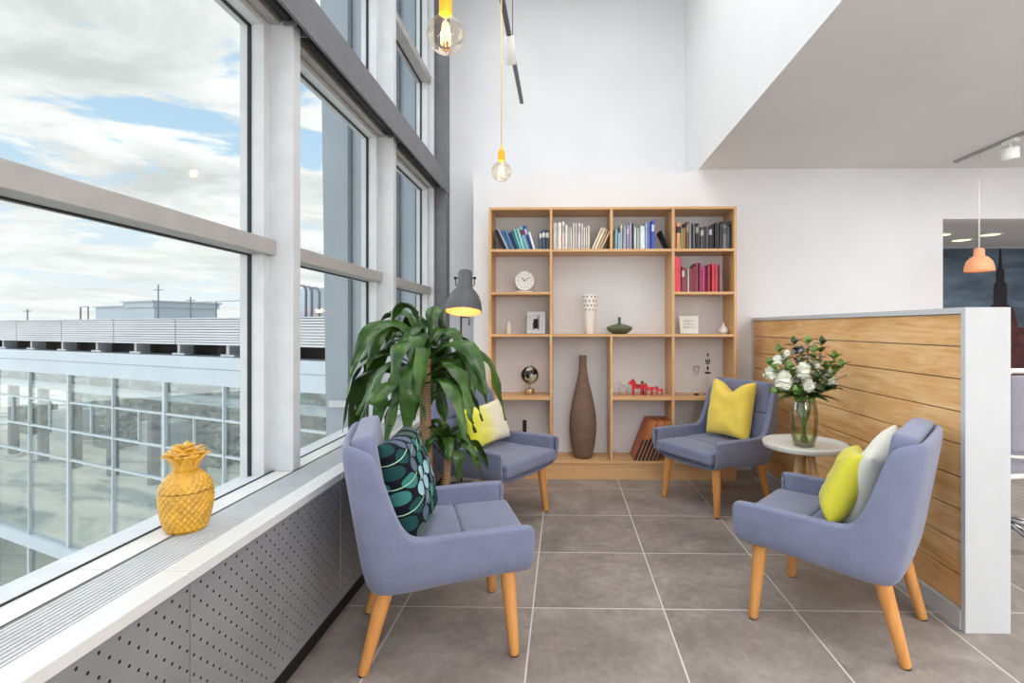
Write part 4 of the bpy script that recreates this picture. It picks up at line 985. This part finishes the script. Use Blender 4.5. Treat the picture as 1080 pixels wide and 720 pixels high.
for k, f in enumerate([(842, 376, 3.12, .030, 'lilac flower cluster at the top left of the bouquet'), (851, 380, 3.08, .028, 'lilac flower cluster above the centre bloom'), (846, 367, 3.15, .022, 'lilac flower cluster at the top of the bouquet'), (866, 378, 3.1, .02, 'pale lilac cluster on the right of the bouquet')]):
    flower(*f, kind='lilac', seed=40+k)
def sprig(px, py, Y, label, leafm, n=9, ls=.030, seed=0, wd=.4):
    random.seed(seed); tip = at(px, py, Y)-vp_
    t = thing('leafy_sprig', label, 'sprig', vp_, 0, 'greenery in the glass vase')
    pts = stem_pts(tip); bm = new_bm(); add_tube(bm, pts, .0020, 6); obj('stem', bm, M['stem'], t)
    bm = new_bm()
    for k in range(n):
        s = .55+.45*k/(n-1); i_ = min(7, int(s*8)); p = pts[i_].lerp(pts[i_+1], s*8-i_) if i_ < 8 else pts[8]
        az = k*2.4+random.random(); d = Vector((cos(az), sin(az), .5+random.uniform(-.3, .5)))
        petal(bm, p, d, Vector((0, 0, 1)), ls*random.uniform(.8, 1.3), ls*wd, curl=-.2)
    petal(bm, tip-Vector((0, 0, .005)), Vector((0, 0, 1)), Vector((0, 1, .1)), ls, ls*wd)
    obj('leaves', bm, leafm, t); return t
SP = [(853, 361, 3.14, 'green sprig rising highest at the middle of the bouquet', M['flleaf']), (868, 362, 3.12, 'upright green sprig at the top right of the bouquet', M['flleafd']), (881, 377, 3.12, 'leafy green sprig at the upper right of the bouquet', M['flleaf']), (838, 362, 3.16, 'reddish green sprig at the top left of the bouquet', M['flleafd']),
      (806, 396, 3.1, 'thin pale sprig reaching out at the far left of the bouquet', M['bud']), (894, 395, 3.1, 'thin pale sprig reaching out at the far right of the bouquet', M['bud']), (817, 415, 3.05, 'long green leaf sprig drooping at the lower left of the bouquet', M['flleaf']), (880, 410, 3.1, 'dark green leaf sprig at the lower right of the bouquet', M['flleafd']),
      (834, 388, 3.05, 'green sprig between the left blooms', M['flleaf']), (862, 398, 3.02, 'dark green sprig right of the centre bloom', M['flleafd']), (872, 388, 3.2, 'green sprig behind the right rose', M['flleaf']), (846, 372, 3.2, 'dark sprig behind the lilac cluster at the top of the bouquet', M['flleafd']),
      (822, 370, 3.2, 'light green sprig behind the upper left buds', M['flleaf']), (860, 370, 3.06, 'light green sprig between the two upper right sprigs', M['flleaf']), (840, 415, 3.0, 'green sprig hanging over the vase rim below the hydrangea', M['flleaf']),
      (866, 414, 3.0, 'dark sprig hanging over the vase rim below the right rose', M['flleafd']), (888, 386, 3.05, 'light leafy sprig leaning out right of the bouquet', M['flleaf']), (812, 384, 3.05, 'light leafy sprig leaning out left of the bouquet', M['flleaf'])]
for k, s in enumerate(SP): sprig(*s, seed=60+k, n=16 if k not in (4, 5) else 14, ls=.050 if k not in (4, 5) else .016)
random.seed(91)
for k, (az, ln, lab) in enumerate(((200, .15, 'broad green leaf hanging over the vase rim on the left'), (330, .15, 'broad dark leaf hanging over the vase rim on the right'), (262, .10, 'broad green leaf over the front of the vase rim'), (300, .12, 'broad pale green leaf over the right front of the vase rim'), (232, .13, 'narrow green leaf over the left front of the vase rim'))):
    a = radians(az); d = Vector((cos(a), sin(a), .25)); t = thing('broad_leaf', lab, 'leaf', vp_, 0, 'broad leaves around the vase rim')
    bm = new_bm(); petal(bm, Vector((cos(a)*.03, sin(a)*.03, .29)), d, Vector((0, 0, 1)), ln, .034, curl=-.35); obj('blade', bm, M['flleafd'] if k in (1,) else M['flleaf'], t)
    bm = new_bm(); add_tube(bm, [(0, 0, .03), (cos(a)*.02, sin(a)*.02, .2), (cos(a)*.032, sin(a)*.032, .292)], .002, 6); obj('stem', bm, M['stem'], t)

# ------------------------------------------------------------------ floor lamp
LY = 4.20; lp = at(490.5, 330, LY)
t = thing('floor_lamp', 'dark grey floor lamp with bell shade, glowing warm, behind the potted plant', 'floor lamp', (lp.x, LY, 0))
M['lampgrey'] = plain('dark_grey_lamp_paint', (0.36, 0.37, 0.38), 0.5)
M['lampin'] = plain('orange_glow_shade_lining', (0.96, 0.66, 0.42), 0.6)  # the lamp's orange glow is put into the lining colour
zb = lp.z; k_ = LY/F
sh = [(19, 0), (18.8, 4), (17.7, 11), (15.2, 17.5), (11.6, 22.5), (8.6, 25.5), (7.6, 27.5), (7.4, 42), (6.6, 44.5), (4, 45.2)]
bm = new_bm(); add_lathe(bm, [(r_*k_, zb+y_*k_) for r_, y_ in sh], 48, cap0=False, mi=0)
add_lathe(bm, [((r_-.5)*k_, zb+(y_-.4)*k_) for r_, y_ in [(19, .5), (18.8, 4), (17.7, 11), (15.2, 17), (11, 22)]], 48, cap0=False, mi=1)
shd = obj('lamp_shade', bm, [M['lampgrey'], M['lampin']], t)
for s in (-1, 1):
    bm = new_bm(); add_tube(bm, [(s*7*k_, 0, zb+37*k_), (s*10*k_, 0, zb+37*k_)], .006, 8); add_lathe(bm, [(.010, -.008), (.010, .008)], 12, c=(s*10.5*k_, 0, zb+37*k_)); obj('knob', bm, M['black'], shd)
bm = new_bm(); pts = [(s_*9.2*k_*1.0, 0, zb+z_*k_) for s_, z_ in ((-1.1, 37), (-1.1, 30), (-.9, 28.5), (.9, 28.5), (1.1, 30), (1.1, 37))]; add_tube(bm, pts, .004, 6); obj('yoke', bm, M['black'], t)
tilt = Matrix.Rotation(radians(-13), 4, 'X'); pv = Vector((0, 0, zb+37*k_))
shd.rotation_euler = (radians(-13), 0, 0); shd.location = pv-(tilt @ pv)
px_, pole = at(484.5, 0, LY+.03).x-lp.x, None
bm = new_bm(); add_tube(bm, [(at(494.8, 0, LY+.10).x-lp.x, .10, zb-.10), (at(494.8, 0, LY+.1).x-lp.x, .10, zb-.035), (px_, .10, zb-.03), (px_, .10, zb-.02)], .006, 8)
add_tube(bm, [(px_, .10, .02), (px_, .10, zb+.30*0+.0)], .008, 10); add_tube(bm, [(px_, .10, zb), (px_, .12, zb+.12), (px_, .06, zb+.20), (-.0, .03, zb+.22)], .006, 8); obj('pole', bm, M['black'], t)
bm = new_bm(); add_lathe(bm, [(.125, 0), (.125, .012), (.02, .022), (.012, .04)], 40, c=(px_, .10, 0)); obj('base', bm, M['lampgrey'], t)
bm = new_bm(); bmesh.ops.create_uvsphere(bm, u_segments=16, v_segments=10, radius=.032, matrix=Matrix.Translation((0, 0, zb+.05))); obj('bulb', bm, emit('lamp_bulb_glow', (1.0, 0.72, 0.45), 2.5), shd, smooth=True)
l = bpy.data.lights.new('floor_lamp_light', 'POINT'); l.energy = 3; l.color = (1, .62, .32); l.shadow_soft_size = .03
lo = bpy.data.objects.new('floor_lamp_light', l); COL.objects.link(lo); lo.location = (lp.x, LY-.035, zb+.03)

# ------------------------------------------------------------------ potted dracaena
PP = Vector((-.775, 2.95, 0))
plant = thing('potted_plant', 'tall potted dracaena with drooping green leaves on a bare trunk by the window', 'potted plant', PP)
M['pot'] = plain('brown_woven_pot', (0.50, 0.38, 0.27), 0.8, var=.15, nscale=40, bump=.3)
bm = new_bm(); add_lathe(bm, [(.105, 0), (.115, .01), (.14, .30), (.145, .34), (.135, .34), (.13, .30), (.01, .295)], 40); obj('pot', bm, M['pot'], plant)
bm = new_bm(); add_lathe(bm, [(.128, .298), (.06, .312), (.01, .31)], 24); obj('soil', bm, plain('dark_soil', (0.2, 0.15, 0.12), 0.95, var=.3, nscale=60), plant)
m = Mat('plant_trunk_bark', (0.66, 0.52, 0.40), 0.8); v = m.coord((1, 1, 1)); wv = m.N.new('ShaderNodeTexWave'); wv.bands_direction = 'Z'; wv.inputs['Scale'].default_value = 22; wv.inputs['Distortion'].default_value = 3; m.L.new(v, wv.inputs['Vector'])
m.color(m.ramp(wv.outputs['Fac'], [(0.0, (0.52, 0.40, 0.30)), (0.4, (0.72, 0.58, 0.44))])); m.bump(wv.outputs['Fac'], .4, .004)
bm = new_bm(); add_tube(bm, [(0, 0, .30), (.005, 0, .6), (-.005, 0, .85), (0, 0, 1.12)], [.036, .033, .031, .028], 16)
add_tube(bm, [(.09, .02, .30), (.11, .03, .45), (.115, .03, .56)], [.024, .022, .02], 12); obj('trunk', bm, m.m, plant)
m = Mat('plant_leaf', (0.16, 0.30, 0.12), 0.32, 0, 0.5); v = m.coord(); n_ = m.noise(v, 9, 3); m.color(m.ramp(n_, [(0.3, (0.11, 0.24, 0.08)), (0.7, (0.28, 0.43, 0.15))])); m.b.inputs['Subsurface Weight'].default_value = 0.0
M['pleaf'] = m.m
def leaf(bm, base, az, L_, el0, droop, wd, twist=0, seg=18, bend=.35):
    """strap leaf: rises at el0, folds over around `bend` of its length and then hangs"""
    p = Vector(base); pts = [p.copy()]
    for k in range(seg):
        s = (k+1)/seg; q = max(0, min(1, (s-bend+.28)/.56)); e = radians(el0-droop*(q*q*(3-2*q)))
        a2 = az+twist*.25*s
        d = Vector((cos(a2)*cos(e), sin(a2)*cos(e), sin(e))); p = p+d*L_/seg; pts.append(p.copy())
    sd0 = Vector((-sin(az), cos(az), 0)); rows = []
    for k, q in enumerate(pts):
        s = k/seg; tdir = (pts[min(k+1, seg)]-pts[max(k-1, 0)]).normalized()
        sd = Matrix.Rotation(twist*s, 3, tdir) @ sd0; nn = tdir.cross(sd).normalized()
        wv_ = wd*max(.02, (min(1, .22+s*2.1) if s < .4 else 1)*(1-max(0, (s-.48)/.52)**1.7)); rip = .010*sin(s*19+az*3)*(1 if s > .2 else 0)
        rows.append([bm.verts.new(q-sd*wv_-nn*(wv_*.28+rip)), bm.verts.new(q-sd*wv_*.5-nn*wv_*.05), bm.verts.new(q+nn*wv_*.05), bm.verts.new(q+sd*wv_*.5-nn*wv_*.05), bm.verts.new(q+sd*wv_-nn*(wv_*.28-rip))])
    for a, b in zip(rows, rows[1:]):
        for i in range(4):
            f = bm.faces.new((a[i], a[i+1], b[i+1], b[i])); f.smooth = True
random.seed(31)
bm = new_bm()
nl = 52
for k in range(nl):
    lev = k/nl; az = k*2.39996+random.uniform(-.45, .45)
    if cos(az) > .25 and lev < .45 and k % 2: continue
    z = .93+.30*lev
    hd = random.uniform(0, .05)
    right = max(0, cos(az))
    L_ = random.uniform(.48, .76)*(1 if lev < .8 else .72)*(1-.24*right); el = 20+42*lev-10*right+random.uniform(-12, 12); dr = el+random.uniform(62, 88)
    if lev > .93: dr *= .7
    leaf(bm, (.02*cos(az)+hd*cos(az*3), .02*sin(az)+hd*sin(az*3), z), az, L_, el, dr, random.uniform(.040, .056), random.uniform(-1.4, 1.4), bend=random.uniform(.28, .55))
for az, L_, el, z in ((2.75, .80, 34, 1.10), (3.25, .78, 18, 1.02), (3.5, .74, 0, .97), (3.9, .66, -8, .95), (4.3, .62, 4, .96), (2.2, .5, 78, 1.22), (0.25, .74, 26, 1.10), (1.2, .5, 84, 1.26), (3.6, .48, 82, 1.28)):
    leaf(bm, (.03*cos(az), .03*sin(az), z), az, L_, el, el+78, .052, .8, bend=.42)
# clamp against the window frames
for v in bm.verts:
    xw = v.co.x+PP.x
    if xw < -1.16: v.co.x = -1.16-PP.x+(xw+1.16)*.2
for v in bm.verts:
    xw, yw = v.co.x+PP.x, v.co.y+PP.y
    if xw < -.955 and v.co.z < .72: v.co.z = .70+(v.co.z-.72)*.06
    if yw < 2.64 and v.co.z < .93: v.co.y = 2.64-PP.y+(yw-2.64)*.12
obj('foliage', bm, M['pleaf'], plant)
bm = new_bm()
for k in range(15):
    az = k*2.39996+.7; lev = k/15
    leaf(bm, (.115, .03, .54+.10*lev), az, random.uniform(.30, .44), 48+35*lev, random.uniform(110, 155), random.uniform(.026, .038), random.uniform(-.9, .9), bend=random.uniform(.35, .55))
obj('foliage', bm, M['pleaf'], plant)

# ------------------------------------------------------------------ pineapple jar
pp = onz(196.5, 558, .6625)
t = thing('pineapple_jar', 'glossy golden yellow ceramic pineapple jar standing on the window sill grille', 'jar', pp)
M['gold'] = plain('golden_yellow_glaze', (0.81, 0.61, 0.19), 0.22, var=.10, nscale=25, spec=.6)
k_ = pp.y/F
def diam(r, z, a):
    u = a/(2*pi)*22; v_ = z/.0115
    b = abs(sin((u+v_*.5)*pi)*sin((u-v_*.5)*pi))
    return r-.002+.0052*b
body = []
ctl = [(19, 0), (22.5, 3), (26.5, 14), (29.0, 26), (29.6, 36), (29, 42.5)]
def dens(c, n):
    out = []
    for i in range(n+1):
        z = c[0][1]+(c[-1][1]-c[0][1])*i/n; out.append((interp([(q_[1], q_[0]) for q_ in c], z)*k_*.84, z*k_))
    return out
sm = lambda c: c
bm = new_bm(); add_lathe(bm, dens(ctl, 48), 160, fn=diam); o = obj('jar_body', bm, M['gold'], t, smooth=True)
lid = [(29, 43.5), (27.5, 49), (23.5, 55), (17.5, 61), (11.5, 65), (10, 67)]
bm = new_bm(); add_lathe(bm, dens(lid, 30), 160, fn=diam); lidp = obj('lid', bm, M['gold'], t, smooth=True)
bm = new_bm(); add_lathe(bm, [(29*.84*k_-.004, 42*k_), (29*.84*k_-.001, 42.6*k_), (29*.84*k_-.001, 43.6*k_), (29*.84*k_-.004, 44*k_)], 48); obj('lid_seam', bm, plain('brown_glaze', (0.42, 0.28, 0.08), .3), t)
bm = new_bm()
add_lathe(bm, [(10*k_, 65*k_), (10.5*k_, 70*k_), (14*k_, 80*k_), (8*k_, 86*k_)], 24)
for rg, (n_, r0, z0, ln, el, wd) in enumerate(((7, 9, 65, 19, 72, 6.0), (7, 10.5, 74, 13, 48, 5.6), (6, 8.5, 79, 11, 38, 5.6), (5, 4.5, 83, 11, 42, 5.0), (3, 1.5, 87, 9, 48, 4.2))):
    for k in range(n_):
        az = 2*pi*(k+.5*(rg % 2))/n_; e = radians(el); d = Vector((cos(az)*cos(e), sin(az)*cos(e), sin(e)))
        c = Vector((cos(az)*r0*k_, sin(az)*r0*k_, z0*k_)); sd = Vector((-sin(az), cos(az), 0)); nn = sd.cross(d) ; rows = []
        for j in range(6):
            s = j/5; wv_ = wd*k_*(1-s**3.2)+.0010; thk = 2.6*k_*(1-s*.55); p = c+d*ln*k_*s-nn*(ln*k_*.40*s*s)*-1*(-1 if rg else -1)
            p = c+d*ln*k_*s+Vector((cos(az), sin(az), -.5))*(ln*k_*.28*s*s)
            rows.append([bm.verts.new(p+(sd*cos(q)*wv_+nn*sin(q)*thk)) for q in [2*pi*i/8 for i in range(8)]])
        for a, b in zip(rows, rows[1:]):
            for i in range(8): f = bm.faces.new((a[i], a[(i+1) % 8], b[(i+1) % 8], b[i])); f.smooth = True
        bm.faces.new(rows[-1])
obj('leaf_crown', bm, M['gold'], lidp, smooth=True)

# ------------------------------------------------------------------ ceiling rail, pendants, spots
TX = -.40; TZt = 3.42
M['cordy'] = plain('yellow_cord', (0.93, 0.82, 0.50), 0.6); M['sock'] = plain('yellow_socket', (0.98, 0.74, 0.12), 0.4)
M['rail'] = plain('dark_grey_rail', (0.38, 0.38, 0.39), 0.5); M['gbulb'] = glass('amber_bulb_glass', (1.0, 0.94, 0.86), 0.02, k=.35); M['fil'] = emit('filament', (1.0, 0.72, 0.34), 14)
t = thing('lighting_rail', 'thin dark lighting rail hanging high over the seating, with lamps along it', 'lighting rail', (TX, 2.5, TZt))
bm = new_bm(); add_box(bm, -.016, .016, -2.3, 2.50, 0, .032); obj('rail', bm, M['rail'], t)
for y in (-1.8, .3, 1.6):
    bm = new_bm(); add_tube(bm, [(0, y, .03), (0, y, ZU-TZt-.02)], .004, 6); add_lathe(bm, [(.03, ZU-TZt-.02), (.03, ZU-TZt)], 16, c=(0, y, 0)); obj('suspension_rod', bm, M['rail'], t)
def pendant(Y, px, pyc, label):
    c = at(px, pyc, Y); R = .0625
    t = thing('pendant_bulb', label, 'pendant lamp', c, 0, 'yellow pendant globe bulbs')
    bm = new_bm(); pr = []
    for k in range(15):
        a = -pi/2+ (pi*.86)*k/14; pr.append((max(.0015, R*cos(a)), R*sin(a)))
    pr += [(.020, R*1.02), (.018, R*1.16)]
    add_lathe(bm, pr, 36, cap1=False); bl = obj('globe_bulb', bm, M['gbulb'], t)
    bm = new_bm()
    for k in range(8):
        a = 2*pi*k/8; add_tube(bm, [(.010*cos(a), .010*sin(a), .036), (.016*cos(a+.2), .016*sin(a+.2), -.030)], .0012, 5)
    obj('filament', bm, M['fil'], bl)
    bm = new_bm(); add_lathe(bm, [(.004, -.034), (.004, .06)], 8); obj('filament_support', bm, M['cream'], bl)
    bm = new_bm(); add_lathe(bm, [(.018, R*1.06), (.0215, R*1.10), (.0215, R*1.95), (.019, R*2.1), (.008, R*2.25), (.005, R*2.7)], 24); obj('socket', bm, M['sock'], t)
    bm = new_bm(); add_tube(bm, [(0, 0, R*2.6), (0, 0, TZt-c.z)], .0035, 8); obj('cord', bm, M['cordy'], t)
    l = bpy.data.lights.new('pendant_light', 'POINT'); l.energy = 1.5; l.color = (1, .70, .38); l.shadow_soft_size = .02
    lo = bpy.data.objects.new('pendant_light', l); COL.objects.link(lo); lo.location = c+Vector((0, 0, 0)); return t
pendant(1.74, 470.0, 37, 'nearer, larger-looking glowing globe bulb on a yellow socket, cut by the frame top')
pendant(3.30, 528.8, 181, 'farther glowing globe bulb hanging on a long yellow cord before the white wall')
def spot(loc, axis, R, Ln, label, stemtop, gname):
    t = thing('track_spotlight', label, 'spotlight', loc, 0, gname)
    q = Vector(axis).normalized().to_track_quat('Z', 'Y').to_matrix().to_4x4()
    bm = new_bm(); add_lathe(bm, [(R*.9, -Ln/2), (R, -Ln/2+.004), (R, Ln/2-.004), (R*.95, Ln/2), (R*.84, Ln/2), (R*.80, Ln/2-.012)], 32, mat=q, cap1=False); h = obj('lamp_head', bm, M['white'], t)
    bm = new_bm(); add_lathe(bm, [(R*.80, Ln/2-.012), (R*.1, Ln/2-.012)], 28, mat=q, cap0=False); obj('lens', bm, emit('spot_lens_glow', (1, .98, .95), 1.2), h)
    bm = new_bm(); add_tube(bm, [(0, 0, R*.5), (0, 0, stemtop-.02)], .010, 10); add_box(bm, -.018, .018, -.06, .06, stemtop-.03, stemtop); obj('adapter', bm, M['white'], t)
    return t
p = at(538.5, 53, 3.9); spot((TX, 3.9, p.z), (.03, .55, -.84), .040, .19, 'white cylinder spotlight on the high dark rail', TZt-p.z, 'white spotlights')
# second rail over the office
TX2 = 3.36
t = thing('ceiling_track', 'thin white lighting track on the low office ceiling at the right', 'lighting track', (TX2+.02, 3.4, ZC-.018))
bm = new_bm(); add_box(bm, -.016, .016, -1.6, 1.22, 0, .0175); obj('rail', bm, plain('grey_track', (0.62, 0.62, 0.62), .5), t)
p = at(1061, 162, 4.06); spot((TX2+.02, 4.06, p.z), (.12, .1, -1), .056, .085, 'white round spotlight on the office ceiling track', ZC-.018-p.z, 'white spotlights')
pc = at(1030, 286, 4.36)
t = thing('pendant_lamp', 'small peach-orange dome pendant lamp hanging before the opening at the right', 'pendant lamp', (TX2+.02, 4.36, pc.z))
k_ = 4.36/F; M['peach'] = plain('peach_shade', (0.96, 0.66, 0.48), .5, var=.02)
bm = new_bm(); add_lathe(bm, [(13*k_, 0), (12.8*k_, 4*k_), (11.2*k_, 10*k_), (7.5*k_, 14.5*k_), (4.8*k_, 16*k_), (4.6*k_, 23*k_), (2.5*k_, 24*k_)], 36, cap0=False); add_lathe(bm, [(12.6*k_, .5*k_), (12.2*k_, 4*k_), (10.7*k_, 9.5*k_), (7*k_, 13.6*k_)], 36, cap0=False, cap1=True); obj('lamp_shade', bm, M['peach'], t)
bm = new_bm(); add_tube(bm, [(0, 0, 23*k_), (0, 0, ZC-.018-pc.z)], .0055, 8); obj('cord', bm, M['white'], t)
bm = new_bm(); bmesh.ops.create_uvsphere(bm, u_segments=12, v_segments=8, radius=.03, matrix=Matrix.Translation((0, 0, .04))); obj('bulb', bm, emit('pendant_bulb_glow', (1, .85, .65), 5), t, smooth=True)

# ------------------------------------------------------------------ beyond the opening: mural, downlights, office chair
MY = 7.355
t = thing('wall_mural', 'dark blue wall-sized picture of a cloudy evening city with a tall spire', 'mural', (5.2, MY, 0))
m = Mat('dark_blue_clouds_print', (0.2, 0.25, 0.33), .6); v = m.coord((.5, 1, 2.2)); n_ = m.noise(v, 1.6, 5, .6, .5)
m.color(m.ramp(n_, [(0.3, (0.19, 0.24, 0.30)), (0.5, (0.30, 0.37, 0.44)), (0.68, (0.44, 0.51, 0.57))])); 
bm = new_bm(); add_box(bm, -2.3, 2.3, -.012, 0, .1, 2.38); obj('picture', bm, m.m, t)
M['sil'] = plain('near_black_print', (0.11, 0.09, 0.11), .7); M['brickp'] = plain('dark_red_roof_print', (0.30, 0.16, 0.17), .7, var=.3, nscale=8)
sx0 = at(1054, 0, MY).x-5.2; zq = lambda py: at(1054, py, MY).z; w1 = MY/F
tw = [(-11, 330), (-10, 322), (-7, 321), (-6.5, 300), (-4.5, 297), (-4, 285), (-2, 283), (-.7, 262), (.7, 262), (2, 283), (4, 285), (4.5, 297), (6.5, 300), (7, 321), (10, 322), (11, 330), (11, 420), (-11, 420)]
bm = new_bm(); add_prism(bm, [(sx0+a*w1, zq(b)) for a, b in tw], 'y', -.016, -.0125); obj('spire', bm, M['sil'], t)
sk = [(4, 420), (4, 330), (9, 322), (14, 326), (18, 345), (30, 345), (32, 330), (38, 330), (40, 350), (60, 350), (60, 420)]
bm = new_bm(); add_prism(bm, [(sx0+a*w1, zq(b)) for a, b in sk], 'y', -.020, -.0165); obj('rooftops', bm, M['brickp'], t)
for k, (px, py, lab) in enumerate(((992, 247.5, 'recessed ceiling downlight nearest the opening\'s left edge'), (1014, 253, 'middle recessed downlight, farthest back in the next room'), (1044, 247.3, 'recessed ceiling downlight right of the peach pendant'))):
    p = onz(px, py, 2.40); t = thing('downlight', lab, 'downlight', (p.x, p.y, 2.40), 0, 'downlights in the next room')
    bm = new_bm(); add_lathe(bm, [(.13, -.001), (.13, -.008), (.105, -.008), (.10, -.002)], 32, cap0=False, cap1=False); obj('trim_ring', bm, M['white'], t)
    bm = new_bm(); add_lathe(bm, [(.10, -.004), (.01, -.004)], 28); obj('lens', bm, emit('downlight_glow', (1, .86, .70), 2.5), t)
oc = thing('office_chair', 'office chair with grey back, white frame and chrome base behind the partition end', 'office chair', (2.68, 3.28, 0), radians(98))
M['greymesh'] = fabric('grey_mesh_fabric', (0.56, 0.55, 0.60), .06)
bm = new_bm(); add_box(bm, -.24, .24, -.24, .24, .47, .53, bev=.02); o = obj('seat', bm, M['greymesh'], oc)
bm = new_bm(); add_box(bm, -.25, .25, -.25, .25, .445, .475, bev=.012); obj('seat_shell', bm, M['white'], oc)
bm = new_bm(); add_box(bm, -.27, -.23, -.23, .23, .60, 1.03, bev=.015); obj('backrest', bm, M['greymesh'], oc)
bm = new_bm(); add_tube(bm, [(-.25, -.245, .58), (-.25, -.245, 1.03), (-.25, -.22, 1.055), (-.25, .22, 1.055), (-.25, .245, 1.03), (-.25, .245, .58), (-.25, 0, .555), (-.25, -.245, .58)], .015, 8); obj('back_frame', bm, M['white'], oc)
bm = new_bm(); add_tube(bm, [(-.25, 0, .56), (-.26, 0, .48), (-.10, 0, .43), (0, 0, .42)], .022, 8); obj('back_support', bm, M['black'], oc)
bm = new_bm(); add_lathe(bm, [(.028, .10), (.028, .28), (.018, .281), (.018, .42), (.08, .43), (.08, .446)], 20); obj('gas_lift', bm, M['black'], oc)
for s in (-1, 1):
    bm = new_bm(); add_tube(bm, [(-.05, s*.24, .46), (-.05, s*.29, .47), (-.05, s*.29, .66)], .014, 8); add_box(bm, -.16, .12, s*.29-.03, s*.29+.03, .655, .685, bev=.008); obj('armrest', bm, M['black'], oc)
for k in range(5):
    a = 2*pi*k/5+.35; c, s = cos(a), sin(a)
    bm = new_bm(); add_tube(bm, [(0, 0, .13), (.16*c, .16*s, .115), (.29*c, .29*s, .085)], [.028, .020, .014], 8); lg = obj('base_leg', bm, M['chrome'], oc)
    bm = new_bm()
    for q in (-1, 1):
        o_ = Vector((.30*c-s*.016*q, .30*s+c*.016*q, .028)); add_tube(bm, [o_-Vector((-s, c, 0))*.011, o_+Vector((-s, c, 0))*.011], .028, 14)
    add_tube(bm, [(.30*c, .30*s, .03), (.29*c, .29*s, .08)], .008, 6); obj('caster', bm, M['black'], lg)
